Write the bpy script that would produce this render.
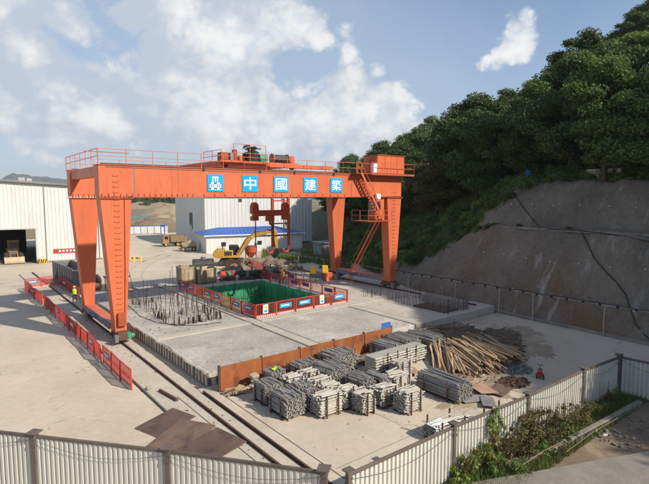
import bpy, bmesh, math, random
import numpy as np
from mathutils import Vector, Matrix, Euler
R = math.radians
rnd = random.Random(11)
for o in list(bpy.data.objects): bpy.data.objects.remove(o)
S = bpy.context.scene
col = S.collection

# ---------------------------------------------------------------- camera
FPX, CX, CY, CAMH, HOR = 490.0, 324.5, 242.0, 11.0, 197.0      # photograph is 649 x 484
PITCH = math.atan((CY - HOR) / FPX); HEAD = R(51.7)
cd = bpy.data.cameras.new('camera'); cam = bpy.data.objects.new('camera', cd); col.objects.link(cam)
cd.sensor_width = 36.0; cd.lens = FPX / 649 * 36.0; cd.clip_start = 0.1; cd.clip_end = 20000
cam.location = (0, 0, CAMH); cam.rotation_euler = (R(90) - PITCH, 0, HEAD - R(90))
S.camera = cam

# ---------------------------------------------------------------- light
SUN_EL, SUN_AZ = R(36), R(-66.7)                 # azimuth counted from +X (girder direction) towards +Y (rails)
sund = Vector((math.cos(SUN_AZ) * math.cos(SUN_EL), math.sin(SUN_AZ) * math.cos(SUN_EL), math.sin(SUN_EL)))
sl = bpy.data.lights.new('sun', 'SUN'); sl.energy = 4.9; sl.angle = R(0.55); sl.color = (1.0, 0.90, 0.77)
so = bpy.data.objects.new('sun', sl); col.objects.link(so)
so.rotation_euler = sund.to_track_quat('Z', 'Y').to_euler(); so.location = sund * 200
S.view_settings.view_transform = 'Standard'; S.view_settings.look = 'None'
S.view_settings.exposure = 0.30; S.view_settings.gamma = 1.0; S.view_settings.use_curve_mapping = False
S.cycles.max_bounces = 6; S.cycles.diffuse_bounces = 3; S.cycles.glossy_bounces = 3
S.cycles.transmission_bounces = 4; S.cycles.transparent_max_bounces = 6
S.cycles.use_adaptive_sampling = True; S.cycles.use_denoising = True

# pixels of the photograph -> directions and points
_fw = np.array([math.cos(HEAD) * math.cos(PITCH), math.sin(HEAD) * math.cos(PITCH), -math.sin(PITCH)])
_rt = np.array([math.sin(HEAD), -math.cos(HEAD), 0.0]); _up = np.cross(_rt, _fw); _C = np.array([0, 0, CAMH])
def ray(x, y): return _fw + _rt * (x - CX) / FPX - _up * (y - CY) / FPX
def G(x, y, z=0.0):
    d = ray(x, y); return Vector(_C + d * (z - CAMH) / d[2])
def atY(x, y, Y): d = ray(x, y); return Vector(_C + d * Y / d[1])
def atX(x, y, X): d = ray(x, y); return Vector(_C + d * X / d[0])
def proj(p):
    v = np.array(p) - _C; d = v @ _fw
    return CX + FPX * (v @ _rt) / d, CY - FPX * (v @ _up) / d, d

# ---------------------------------------------------------------- world: physical sky with cumulus
W = bpy.data.worlds.new('World'); S.world = W; W.use_nodes = True
wn, wl = W.node_tree.nodes, W.node_tree.links; wn.clear()
def wnode(t, **k):
    n = wn.new(t)
    for a, v in k.items(): setattr(n, a, v)
    return n
def wmath(op, a, b=None, c=None, clamp=False):
    n = wn.new('ShaderNodeMath'); n.operation = op; n.use_clamp = clamp
    for i, v in enumerate((a, b, c)):
        if v is None: continue
        if isinstance(v, (int, float)): n.inputs[i].default_value = v
        else: wl.new(v, n.inputs[i])
    return n.outputs[0]
sky = wnode('ShaderNodeTexSky', sky_type='NISHITA', sun_disc=False, sun_elevation=SUN_EL, sun_rotation=R(156.7),
            altitude=50, air_density=1.0, dust_density=0.7, ozone_density=3.0)
tc = wnode('ShaderNodeTexCoord')
def wnoise(scale, detail, rough, off=(0, 0, 0), dist=0.0, vec=None):
    m = wnode('ShaderNodeMapping'); m.inputs['Location'].default_value = off
    wl.new(vec or cloudvec, m.inputs['Vector'])
    n = wnode('ShaderNodeTexNoise'); n.inputs['Scale'].default_value = scale; n.inputs['Detail'].default_value = detail
    n.inputs['Roughness'].default_value = rough; n.inputs['Distortion'].default_value = dist
    wl.new(m.outputs[0], n.inputs['Vector']); return n.outputs['Fac']
cm = wnode('ShaderNodeMapping'); cm.inputs['Scale'].default_value = (1, 1, 1.25)
wl.new(tc.outputs['Generated'], cm.inputs['Vector']); cloudvec = cm.outputs[0]
def total(lst):
    a = lst[0]
    for b in lst[1:]: a = wmath('ADD', a, b)
    return a
def cloud_density(off):
    o = Vector((3.1, 1.7, .4)) + Vector(off); f = wnoise(3.0, 5, .5, tuple(o), 0.0); parts = [wmath('MULTIPLY', f, .75)]
    # billows: folded noise, octave on octave, gives round heads with creases between them
    for i, (sc, am) in enumerate(((6.0, .30), (12.5, .20), (26.0, .13), (54.0, .075), (110.0, .04))):
        n = wnoise(sc, 0, .5, tuple(o + Vector((i * 1.7, -i * 2.3, i * .9))))
        parts.append(wmath('MULTIPLY', wmath('ABSOLUTE', wmath('MULTIPLY_ADD', n, 2.0, -1.0)), am))
    return total(parts)
base = cloud_density((0, 0, 0))
soft = wnoise(1.3, 6, 0.5, (7.3, 2.2, 1.4), 0.3)
# cloud banks seen in the photograph, as broad lobes of density round their directions
def lobe(x, y, sx, amp, tall=1.0):
    d = Vector(ray(x, y)).normalized()
    v = wnode('ShaderNodeVectorMath', operation='SUBTRACT'); wl.new(tc.outputs['Generated'], v.inputs[0]); v.inputs[1].default_value = d
    s = wnode('ShaderNodeVectorMath', operation='MULTIPLY'); wl.new(v.outputs[0], s.inputs[0]); s.inputs[1].default_value = (1, 1, tall)
    ln = wnode('ShaderNodeVectorMath', operation='LENGTH'); wl.new(s.outputs[0], ln.inputs[0])
    r = wmath('DIVIDE', ln.outputs['Value'], sx / FPX)
    g = wmath('POWER', 2.718, wmath('MULTIPLY', wmath('MULTIPLY', r, r), -1.0))
    return wmath('MULTIPLY', g, amp)
bias = total([lobe(70, 112, 50, 0.20, 1.7), lobe(150, 104, 52, 0.25, 1.6), lobe(222, 72, 34, 0.20, 1.0), lobe(240, 98, 55, 0.26, 1.4), lobe(345, 92, 32, 0.27, .9), lobe(388, 108, 34, 0.27, 1.0), lobe(300, 180, 200, -.08, 4.0), lobe(300, 125, 75, 0.18, 2.4), lobe(120, 140, 110, .16, 3.5), lobe(270, 138, 90, .16, 3.0),
              lobe(190, 12, 130, 0.24, 3.4), lobe(300, 24, 60, 0.18, 2.6), lobe(15, 72, 60, 0.22, 1.4), lobe(5, 10, 30, 0.16, 1.0), lobe(526, 24, 20, 0.30, .8), lobe(516, 42, 20, .26, 1.0), lobe(498, 60, 24, 0.26, 1.3), lobe(478, 68, 18, .14, 1.6),
              lobe(590, 60, 100, -0.20, 1.2), lobe(445, 40, 50, -0.16, 1.0), lobe(460, 105, 40, -0.16, 1.0), lobe(298, 66, 24, -0.12, 1.3), lobe(100, 66, 60, -0.06, 3.5)])
dens = wmath('ADD', base, bias)
mask = wnode('ShaderNodeMapRange', interpolation_type='SMOOTHSTEP')
mask.inputs[1].default_value = 0.615; mask.inputs[2].default_value = 0.745; wl.new(dens, mask.inputs[0])
veil = wnode('ShaderNodeMapRange', interpolation_type='SMOOTHSTEP'); veil.inputs[1].default_value = 0.36; veil.inputs[2].default_value = 0.80; veil.inputs[4].default_value = .62
wl.new(wmath('ADD', soft, total([lobe(170, 150, 230, 0.28, 1.7), lobe(60, 60, 150, .16, 1.4), lobe(380, 150, 120, .20, 1.5), lobe(600, 60, 150, -.12, 1.0)])), veil.inputs[0])
# shading of the cloud itself: density a little higher up and towards the sun against density here gives lit tops and grey bases
lit = wmath('ADD', wmath('SUBTRACT', base, cloud_density((0.02, -0.03, 0.06))), wmath('MULTIPLY', wmath('SUBTRACT', dens, .80), .35))
greyl = total([lobe(170, 6, 150, 1.6, 2.6), lobe(15, 80, 65, 1.5, 1.6), lobe(110, 125, 80, 0.35, 2.2), lobe(260, 148, 120, .45, 2.4)])
litf = wnode('ShaderNodeMapRange', interpolation_type='SMOOTHSTEP'); litf.inputs[1].default_value = -0.24; litf.inputs[2].default_value = 0.22
wl.new(wmath('SUBTRACT', lit, wmath('MULTIPLY', greyl, 0.12)), litf.inputs[0])
cr = wnode('ShaderNodeMix', data_type='RGBA'); wl.new(litf.outputs[0], cr.inputs[0])
cr.inputs[6].default_value = (4.0, 4.5, 5.2, 1); cr.inputs[7].default_value = (7.3, 7.2, 7.0, 1)
vm = wnode('ShaderNodeMix', data_type='RGBA'); wl.new(veil.outputs[0], vm.inputs[0]); wl.new(sky.outputs[0], vm.inputs[6]); vm.inputs[7].default_value = (3.5, 4.25, 5.3, 1)
mx = wnode('ShaderNodeMix', data_type='RGBA'); wl.new(wmath('MULTIPLY', mask.outputs[0], 0.92), mx.inputs[0])
wl.new(vm.outputs[2], mx.inputs[6]); wl.new(cr.outputs[2], mx.inputs[7])
bg = wnode('ShaderNodeBackground'); bg.inputs['Strength'].default_value = 0.113
wo = wnode('ShaderNodeOutputWorld'); wl.new(mx.outputs[2], bg.inputs['Color']); wl.new(bg.outputs[0], wo.inputs['Surface'])

# ---------------------------------------------------------------- materials
MATS = {}
def pm(name, c1, c2=None, scale=2.0, rough=0.8, metal=0.0, bump=0.15, bscale=None, detail=6, c3=None, s3=0.4, w3=0.5,
       vary=0.12, grain=0.12, lo=0.35, hi=0.65, translucent=0.0, stretch=None, world=False, spec=0.35, streak=None, sstretch=(2.2, 2.2, .18), sw=.60, bdist=.04, crack=None):
    """mottled procedural paint, concrete, rust or soil: broad patches, fine grain and relief; each object a shade of its own"""
    m = bpy.data.materials.new(name); m.use_nodes = True; MATS[name] = m
    n, l = m.node_tree.nodes, m.node_tree.links; n.clear()
    out = n.new('ShaderNodeOutputMaterial'); b = n.new('ShaderNodeBsdfPrincipled')
    c2 = c2 or tuple(x * 0.72 for x in c1)
    t = n.new('ShaderNodeTexCoord'); vec = t.outputs['Object']
    if world:
        g = n.new('ShaderNodeNewGeometry'); vec = g.outputs['Position']
    if stretch:
        mp = n.new('ShaderNodeMapping'); mp.inputs['Scale'].default_value = stretch; l.new(vec, mp.inputs['Vector']); vec = mp.outputs[0]
    oi = n.new('ShaderNodeObjectInfo')
    def noise(sc, det=detail, ro=0.6, dist=0.0, four=True):
        x = n.new('ShaderNodeTexNoise'); x.noise_dimensions = '4D'
        x.inputs['Scale'].default_value = sc; x.inputs['Detail'].default_value = det; x.inputs['Roughness'].default_value = ro
        x.inputs['Distortion'].default_value = dist; l.new(vec, x.inputs['Vector'])
        mu = n.new('ShaderNodeMath'); mu.operation = 'MULTIPLY'; mu.inputs[1].default_value = 37.0
        l.new(oi.outputs['Random'], mu.inputs[0]); l.new(mu.outputs[0], x.inputs['W']); return x.outputs['Fac']
    def rng(v, a, bb, c=0.0, d=1.0):
        x = n.new('ShaderNodeMapRange'); x.inputs[1].default_value = a; x.inputs[2].default_value = bb
        x.inputs[3].default_value = c; x.inputs[4].default_value = d; l.new(v, x.inputs[0]); return x.outputs[0]
    def mixc(f, a, bb):
        x = n.new('ShaderNodeMix'); x.data_type = 'RGBA'
        if isinstance(f, float): x.inputs[0].default_value = f
        else: l.new(f, x.inputs[0])
        for i, v in ((6, a), (7, bb)):
            if isinstance(v, tuple): x.inputs[i].default_value = v + (1,)
            else: l.new(v, x.inputs[i])
        return x.outputs[2]
    def mul(cc, f):
        x = n.new('ShaderNodeVectorMath'); x.operation = 'SCALE'; l.new(cc, x.inputs[0]); l.new(f, x.inputs['Scale']); return x.outputs[0]
    c = mixc(rng(noise(scale, dist=0.3), lo, hi), tuple(c1), tuple(c2))
    if c3: c = mixc(rng(noise(s3, 8, 0.65, 0.6), w3, w3 + 0.13), c, tuple(c3))
    if streak:                      # runs of rust, lime or dirt drawn down the surface
        v0 = vec; mp2 = n.new('ShaderNodeMapping'); mp2.inputs['Scale'].default_value = sstretch; l.new(v0, mp2.inputs['Vector']); vec = mp2.outputs[0]
        f1 = rng(noise(1.0, 7, .62, .4), sw, sw + .16); vec = v0
        c = mixc(f1, c, tuple(streak))
    if crack:                       # hairline cracks wandering over the slab
        v0 = vec; nz = n.new('ShaderNodeTexNoise'); nz.inputs['Scale'].default_value = crack * 5; nz.inputs['Detail'].default_value = 4; l.new(v0, nz.inputs['Vector'])
        md = n.new('ShaderNodeVectorMath'); md.operation = 'MULTIPLY_ADD'; l.new(nz.outputs['Color'], md.inputs[0]); md.inputs[1].default_value = (.5 / crack,) * 2 + (0,); l.new(v0, md.inputs[2])
        vo = n.new('ShaderNodeTexVoronoi'); vo.feature = 'DISTANCE_TO_EDGE'; vo.inputs['Scale'].default_value = crack; l.new(md.outputs[0], vo.inputs['Vector'])
        br = rng(noise(crack * 2.5, 3), .46, .56); th = rng(vo.outputs['Distance'], .0, .0035, 1.0, 0.0)
        mm = n.new('ShaderNodeMath'); mm.operation = 'MULTIPLY'; l.new(br, mm.inputs[0]); l.new(th, mm.inputs[1])
        c = mixc(mm.outputs[0], c, tuple(x * .45 for x in c2))
    fine = noise(scale * 14, 3)
    c = mul(c, rng(fine, 0.3, 0.7, 1 - grain, 1 + grain))
    c = mul(c, rng(oi.outputs['Random'], 0, 1, 1 - vary, 1 + vary))
    l.new(c, b.inputs['Base Color']); b.inputs['Metallic'].default_value = metal; b.inputs['Specular IOR Level'].default_value = spec
    l.new(rng(noise(scale * 3, 4), 0.3, 0.7, max(rough - 0.13, 0.05), min(rough + 0.1, 1)), b.inputs['Roughness'])
    if bump:
        bp = n.new('ShaderNodeBump'); bp.inputs['Strength'].default_value = bump; bp.inputs['Distance'].default_value = bdist
        l.new(noise(bscale or scale * 5, 6, 0.65), bp.inputs['Height']); l.new(bp.outputs[0], b.inputs['Normal'])
    if translucent:
        tr = n.new('ShaderNodeBsdfTranslucent'); l.new(c, tr.inputs['Color']); ms = n.new('ShaderNodeMixShader')
        ms.inputs[0].default_value = translucent; l.new(b.outputs[0], ms.inputs[1]); l.new(tr.outputs[0], ms.inputs[2]); l.new(ms.outputs[0], out.inputs[0])
    else: l.new(b.outputs[0], out.inputs[0])
    return m

pm('orange', (.60, .148, .06), (.49, .118, .052), 0.5, 0.5, bump=.03, c3=(.44, .10, .045), s3=.9, w3=.60, vary=.03, grain=.06, stretch=(1, 1, .35), streak=(.30, .085, .045), sstretch=(2.6, 2.6, .6), sw=.585)
pm('orange_dark', (.42, .085, .035), (.34, .07, .03), 1.2, .6, bump=.05, c3=(.16, .05, .03), s3=1.6, w3=.56)
pm('red_paint', (.52, .055, .038), (.42, .05, .04), 1.5, .5, bump=.03, c3=(.30, .09, .07), s3=1.2, w3=.58, vary=.16)
pm('rust', (.24, .075, .025), (.33, .115, .035), 1.1, .85, bump=.2, c3=(.13, .045, .022), s3=.9, w3=.52, vary=.12, stretch=(1, 1, .5))
pm('rust_dark', (.085, .045, .032), (.12, .06, .04), 2.5, .85, bump=.2, vary=.2)
pm('rust_plate', (.13, .085, .065), (.17, .115, .085), 1.2, .75, bump=.15, c3=(.09, .06, .055), s3=.7, w3=.5, vary=.22)
pm('galv', (.38, .365, .33), (.30, .29, .26), 3.0, .55, .25, bump=.08, vary=.10, c3=(.28, .20, .13), s3=2.2, w3=.60)
pm('galv_pale', (.43, .41, .36), (.35, .335, .295), 3.0, .6, .1, bump=.08, vary=.08, c3=(.36, .29, .20), s3=2.2, w3=.62)
pm('steel_dark', (.05, .05, .052), (.09, .085, .08), 3, .6, .3, bump=.1)
pm('steel_grey', (.22, .225, .23), (.16, .16, .165), 2, .6, .2, bump=.08, vary=.15)
pm('rebar', (.085, .06, .046), (.06, .044, .036), 6, .85, bump=.1, vary=.25)
pm('black', (.018, .018, .02), (.03, .03, .03), 3, .75, bump=.1)
pm('rubber', (.025, .025, .026), (.05, .047, .043), 4, .9, bump=.2)
pm('white_sheet', (.62, .63, .61), (.57, .58, .56), .25, .6, bump=.02, vary=.03, grain=.03, c3=(.55, .545, .51), s3=.35, w3=.56, stretch=(1, 1, .3), streak=(.42, .40, .35), sstretch=(1.3, 1.3, .4), sw=.60)
pm('fence_white', (.58, .57, .505), (.51, .50, .44), .8, .55, bump=.03, vary=.05, grain=.05, c3=(.44, .42, .37), s3=.8, w3=.6, stretch=(1, 1, .3))
pm('fence_brown', (.135, .105, .09), (.10, .078, .066), 2, .6, bump=.06, vary=.08)
pm('blue_roof', (.06, .15, .50), (.05, .12, .42), .8, .5, bump=.03)
pm('blue_paint', (.035, .13, .42), (.05, .12, .33), 1.2, .5, bump=.03, c3=(.35, .36, .36), s3=1.5, w3=.58, vary=.12)
pm('blue_sign', (.010, .36, .72), (.012, .32, .66), 1, .45, bump=.0, vary=.03, grain=.03)
pm('blue_dirty', (.09, .14, .26), (.16, .19, .26), 1.3, .65, bump=.05, c3=(.34, .28, .24), s3=2.0, w3=.52)
pm('sign_white', (.82, .83, .82), (.76, .77, .77), 2, .5, bump=0, vary=.02, grain=.03)
pm('yellow_machine', (.55, .32, .06), (.43, .25, .06), 1.3, .55, bump=.05, c3=(.26, .17, .08), s3=1.4, w3=.58, vary=.08)
pm('yellow_bright', (.80, .52, .02), (.70, .43, .02), 2, .5, bump=.03)
pm('green_net', (.05, .43, .19), (.035, .32, .14), .9, .8, bump=.3, bscale=2.2, c3=(.18, .56, .33), s3=.8, w3=.55, translucent=.35, stretch=(1, 1, .5))
pm('green_machine', (.05, .30, .17), (.04, .20, .12), 2, .55, bump=.05)
pm('concrete_yard', (.53, .462, .36), (.455, .39, .30), .22, .9, bump=.12, bscale=6, crack=.13, streak=(.40, .315, .21), sstretch=(.09, .16, .1), sw=.60, c3=(.36, .305, .23), s3=.11, w3=.55, vary=0, grain=.07, world=True)
pm('concrete_pale', (.50, .45, .365), (.43, .38, .305), .5, .9, bump=.12, bscale=6, c3=(.34, .285, .21), s3=.35, w3=.58, vary=.03, grain=.07, world=True)
pm('concrete_deck', (.41, .39, .345), (.31, .295, .26), .45, .88, bump=.3, bscale=4, crack=.25, c3=(.54, .51, .45), s3=.26, w3=.53, vary=.06, grain=.22, world=True)
pm('concrete_beam', (.48, .44, .37), (.40, .37, .31), .6, .88, bump=.15, bscale=6, c3=(.31, .28, .23), s3=.5, w3=.58, vary=.05, world=True)
pm('concrete_grey', (.26, .24, .20), (.19, .175, .15), .8, .9, bump=.2, bscale=6, c3=(.35, .33, .28), s3=.6, w3=.58, vary=.05, world=True)
pm('earth', (.33, .255, .165), (.26, .20, .125), .3, .95, bump=.5, bscale=1.5, c3=(.20, .15, .10), s3=.2, w3=.55, vary=0, world=True)
pm('far_earth', (.30, .22, .13), (.10, .11, .05), .012, .95, bump=.3, bscale=.3, c3=(.06, .075, .03), s3=.006, w3=.52, vary=0, world=True)
pm('spoil', (.22, .165, .11), (.15, .11, .075), .8, .95, bump=.8, bscale=3, c3=(.28, .22, .15), s3=.6, w3=.55, vary=0, world=True)
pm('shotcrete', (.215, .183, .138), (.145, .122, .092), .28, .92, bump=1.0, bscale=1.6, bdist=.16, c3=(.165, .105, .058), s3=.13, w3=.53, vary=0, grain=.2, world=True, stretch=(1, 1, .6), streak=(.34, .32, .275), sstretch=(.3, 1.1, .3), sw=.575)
pm('hill_soil', (.085, .095, .04), (.065, .072, .03), .4, .95, bump=.8, bscale=2, c3=(.11, .09, .05), s3=.3, w3=.6, vary=0, world=True)
pm('timber', (.43, .31, .185), (.33, .225, .125), 2.0, .8, bump=.15, vary=.34, c3=(.22, .14, .08), s3=1.4, w3=.57, stretch=(.25, 2, 2))
pm('timber_old', (.19, .145, .10), (.13, .10, .07), 2.0, .9, bump=.15, vary=.35, stretch=(.25, 2, 2))
pm('plywood', (.42, .27, .19), (.33, .20, .14), 1.4, .8, bump=.08, vary=.2, c3=(.25, .17, .12), s3=1.0, w3=.55)
pm('stripe_pale', (.55, .47, .32), (.45, .38, .27), 2, .85, bump=.15, vary=.15)
pm('stripe_dark', (.085, .08, .075), (.14, .13, .115), 2, .85, bump=.15, vary=.2)
pm('bin_tan', (.46, .38, .255), (.36, .29, .19), 1.0, .8, bump=.1, vary=.2, c3=(.25, .19, .125), s3=.9, w3=.56, stretch=(1, 1, .4))
pm('glass_dark', (.02, .026, .03), (.03, .036, .04), 2, .12, bump=0, vary=0, grain=0, spec=.6)
pm('interior_shade', (.035, .033, .03), (.03, .03, .028), .5, .9, bump=0)  # near black: the dim of the warehouse interior put into the colour
pm('roof_grey', (.20, .205, .21), (.16, .165, .17), .6, .6, bump=.04)
pm('bark', (.085, .065, .048), (.06, .047, .036), 3, .95, bump=.5, vary=.25, stretch=(2, 2, .6))
pm('leaf_dark', (.066, .112, .028), (.10, .150, .038), .25, .65, bump=0, vary=.30, grain=.3, translucent=.32)
pm('leaf_mid', (.10, .165, .035), (.14, .205, .045), .25, .6, bump=0, vary=.28, grain=.3, translucent=.35)
pm('leaf_olive', (.10, .105, .032), (.14, .105, .036), .35, .65, bump=0, vary=.22, grain=.3, translucent=.2)
pm('leaf_light', (.16, .23, .042), (.20, .26, .05), .5, .55, bump=0, vary=.2, grain=.3, translucent=.3)
pm('leaf_yellow', (.20, .19, .035), (.14, .16, .035), .8, .55, bump=0, vary=.2, grain=.3, translucent=.3)
pm('grass_mat', (.10, .155, .034), (.145, .175, .045), .3, .8, bump=0, vary=.1, grain=.3, translucent=.2, world=True)
pm('dry_stem', (.17, .125, .07), (.13, .095, .055), 3, .85, bump=0, vary=.25)
pm('pond_water', (.075, .20, .145), (.08, .21, .15), .02, .5, bump=.05, vary=0, grain=.02, world=True)
pm('far_hill', (.055, .075, .05), (.07, .085, .055), .01, .95, bump=0, vary=0, world=True)
pm('skin', (.42, .24, .16), (.38, .21, .14), 4, .6, bump=0)
pm('cloth_dark', (.03, .035, .055), (.045, .045, .06), 5, .9, bump=.1)
pm('vest', (.62, .80, .03), (.55, .72, .03), 3, .7, bump=.05)
pm('rope', (.10, .095, .09), (.07, .066, .06), 8, .7, bump=0)
pm('plastic_white', (.80, .80, .79), (.70, .70, .70), 2, .4, bump=.1)
pm('stone', (.40, .36, .29), (.30, .27, .22), 2, .9, bump=.3, vary=.2)
pm('yellow_dusty', (.29, .20, .09), (.21, .15, .08), 1.3, .8, bump=.05, c3=(.17, .12, .07), s3=1.4, w3=.54, vary=.08)
pm('trampled', (.33, .265, .185), (.26, .205, .145), .8, .95, bump=.5, bscale=3, c3=(.42, .35, .25), s3=.5, w3=.5, vary=0, world=True)
# ---------------------------------------------------------------- mesh helpers
class MB:
    def __init__(s): s.v = []; s.f = []
    def add(s, vs, fs):
        o = len(s.v); s.v += [tuple(v) for v in vs]; s.f += [tuple(i + o for i in f) for f in fs]; return s
    def box(s, c, d, M=None):
        hx, hy, hz = d[0] / 2, d[1] / 2, d[2] / 2
        vs = [Vector((x, y, z)) for z in (-hz, hz) for y in (-hy, hy) for x in (-hx, hx)]
        if M is not None: vs = [M @ v for v in vs]
        return s.add([v + Vector(c) for v in vs], [(0, 2, 3, 1), (4, 5, 7, 6), (0, 1, 5, 4), (2, 6, 7, 3), (0, 4, 6, 2), (1, 3, 7, 5)])
    def bx(s, x0, x1, y0, y1, z0, z1): return s.box(((x0 + x1) / 2, (y0 + y1) / 2, (z0 + z1) / 2), (abs(x1 - x0), abs(y1 - y0), abs(z1 - z0)))
    def frus(s, c0, d0, c1, d1):          # box tapering from rectangle d0 at c0 up to d1 at c1
        vs = [(c[0] + sx * d[0] / 2, c[1] + sy * d[1] / 2, c[2]) for c, d in ((c0, d0), (c1, d1)) for sy in (-1, 1) for sx in (-1, 1)]
        return s.add(vs, [(0, 2, 3, 1), (4, 5, 7, 6), (0, 1, 5, 4), (2, 6, 7, 3), (0, 4, 6, 2), (1, 3, 7, 5)])
    def bar(s, a, b, w, h=None):          # rectangular bar from a to b
        a, b = Vector(a), Vector(b); d = b - a; L = d.length
        if L < 1e-6: return s
        M = d.to_track_quat('X', 'Z').to_matrix(); return s.box((a + b) / 2, (L, w, h or w), M)
    def cyl(s, a, b, r, n=10, r1=None, caps=True):
        a, b = Vector(a), Vector(b); d = (b - a); M = d.to_track_quat('Z', 'Y').to_matrix(); r1 = r if r1 is None else r1
        vs = []
        for p, q in ((a, r), (b, r1)):
            for i in range(n):
                t = 2 * math.pi * i / n; vs.append(p + M @ Vector((q * math.cos(t), q * math.sin(t), 0)))
        fs = [(i, (i + 1) % n, n + (i + 1) % n, n + i) for i in range(n)]
        if caps: fs += [tuple(range(n - 1, -1, -1)), tuple(range(n, 2 * n))]
        return s.add(vs, fs)
    def tube(s, pts, r, n=6, taper=None):
        pts = [Vector(p) for p in pts]; k = len(pts); vs = []; fs = []
        for i, p in enumerate(pts):
            d = (pts[min(i + 1, k - 1)] - pts[max(i - 1, 0)]); M = d.to_track_quat('Z', 'Y').to_matrix()
            q = r if taper is None else r * (1 - (1 - taper) * i / max(k - 1, 1))
            for j in range(n):
                t = 2 * math.pi * j / n; vs.append(p + M @ Vector((q * math.cos(t), q * math.sin(t), 0)))
        for i in range(k - 1):
            for j in range(n): fs.append((i * n + j, i * n + (j + 1) % n, (i + 1) * n + (j + 1) % n, (i + 1) * n + j))
        fs += [tuple(range(n - 1, -1, -1)), tuple(range((k - 1) * n, k * n))]
        return s.add(vs, fs)
    def prism(s, poly, axis, a, b):       # 2-D outline swept along an axis ('X','Y','Z') from a to b
        n = len(poly)
        f = {'X': lambda p, t: (t, p[0], p[1]), 'Y': lambda p, t: (p[0], t, p[1]), 'Z': lambda p, t: (p[0], p[1], t)}[axis]
        vs = [f(p, a) for p in poly] + [f(p, b) for p in poly]
        return s.add(vs, [(i, (i + 1) % n, n + (i + 1) % n, n + i) for i in range(n)] + [tuple(range(n - 1, -1, -1)), tuple(range(n, 2 * n))])
    def ball(s, c, r, n=8, m=6, sc=(1, 1, 1)):
        vs = [(c[0], c[1], c[2] - r * sc[2])]; fs = []
        for i in range(1, m):
            a = -math.pi / 2 + math.pi * i / m
            for j in range(n):
                t = 2 * math.pi * j / n
                vs.append((c[0] + r * sc[0] * math.cos(a) * math.cos(t), c[1] + r * sc[1] * math.cos(a) * math.sin(t), c[2] + r * sc[2] * math.sin(a)))
        vs.append((c[0], c[1], c[2] + r * sc[2])); L = len(vs) - 1
        for j in range(n): fs.append((0, 1 + (j + 1) % n, 1 + j)); fs.append((L, L - n + j, L - n + (j + 1) % n))
        for i in range(m - 2):
            for j in range(n): a = 1 + i * n; fs.append((a + j, a + (j + 1) % n, a + n + (j + 1) % n, a + n + j))
        return s.add(vs, fs)
    def mesh(s, name, bevel=0.0, smooth=False, off=None):
        me = bpy.data.meshes.new(name)
        vs = s.v if off is None else [(v[0] - off[0], v[1] - off[1], v[2] - off[2]) for v in s.v]
        me.from_pydata(vs, [], s.f)
        bm = bmesh.new(); bm.from_mesh(me)
        bmesh.ops.recalc_face_normals(bm, faces=bm.faces)
        if bevel:
            ed = [e for e in bm.edges if len(e.link_faces) == 2 and e.calc_face_angle(0) > 0.5]
            bmesh.ops.bevel(bm, geom=ed, offset=bevel, segments=1, affect='EDGES', clamp_overlap=True)
        bm.to_mesh(me); bm.free()
        if smooth: me.polygons.foreach_set('use_smooth', [True] * len(me.polygons))
        me.update(); return me
    def build(s, name, mat, parent=None, world=True, **k):
        """one mesh object; with world=True the numbers given are scene coordinates"""
        off = parent['_o'] if (parent is not None and world) else None
        me = s.mesh(name, off=off, **k); me.materials.append(MATS[mat])
        o = bpy.data.objects.new(name, me); col.objects.link(o)
        if parent is not None: o.parent = parent; o['_o'] = list(parent['_o'])
        else: o['_o'] = [0.0, 0.0, 0.0]
        return o
def thing(name, label, cat, loc=(0, 0, 0), rz=0.0, group=None):
    o = bpy.data.objects.new(name, None); col.objects.link(o); o.empty_display_size = .3
    o.location = loc; o.rotation_euler = (0, 0, rz); o['_o'] = list(loc); tag(o, label, cat, group); return o
def tag(o, label, cat, group=None):
    o['label'] = label; o['category'] = cat
    if group: o['group'] = group
    return o
def struct(name, mb, mat, **k):
    o = mb.build(name, mat, **k); o['kind'] = 'structure'; return o
def piece(name, me, parent, loc=(0, 0, 0), rot=(0, 0, 0), scale=(1, 1, 1), mat=None):
    """a child that shares mesh data with its likes (place given in its parent's own space)"""
    o = bpy.data.objects.new(name, me); col.objects.link(o); o.parent = parent; o.location = loc; o.rotation_euler = rot; o.scale = scale
    if '_o' in parent: o['_o'] = [0.0, 0.0, 0.0]
    return o
def meshof(mb, name, mat, **k):
    me = mb.mesh(name, **k); me.materials.append(MATS[mat]); return me
def kids(o): return [c for c in o.children]
def copy_tree(o, parent=None):
    c = o.copy(); col.objects.link(c); c.parent = parent
    for ch in kids(o): copy_tree(ch, c)
    return c
def text_mesh(body, name, size, depth):
    cu = bpy.data.curves.new('t', 'FONT'); cu.body = body; cu.size = size; cu.align_x = 'CENTER'; cu.align_y = 'CENTER'; cu.extrude = depth; cu.offset = 0.010
    o = bpy.data.objects.new('t', cu); col.objects.link(o); bpy.context.view_layer.update()
    me = bpy.data.meshes.new_from_object(o.evaluated_get(bpy.context.evaluated_depsgraph_get())); me.name = name
    bpy.data.objects.remove(o); bpy.data.curves.remove(cu); return me
def fbm(x, y, s=1.0, o=4):
    v = 0; a = 1
    for i in range(o):
        v += a * math.sin(x * s * 1.7 + 1.3 * i + 2.1 * math.sin(y * s * 1.1 + i)) * math.cos(y * s * 1.3 - 0.7 * i + 1.7 * math.sin(x * s * .9 - i)); s *= 2.03; a *= .5
    return v
def lerp(x, xs, ys): return float(np.interp(x, xs, ys))
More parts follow.
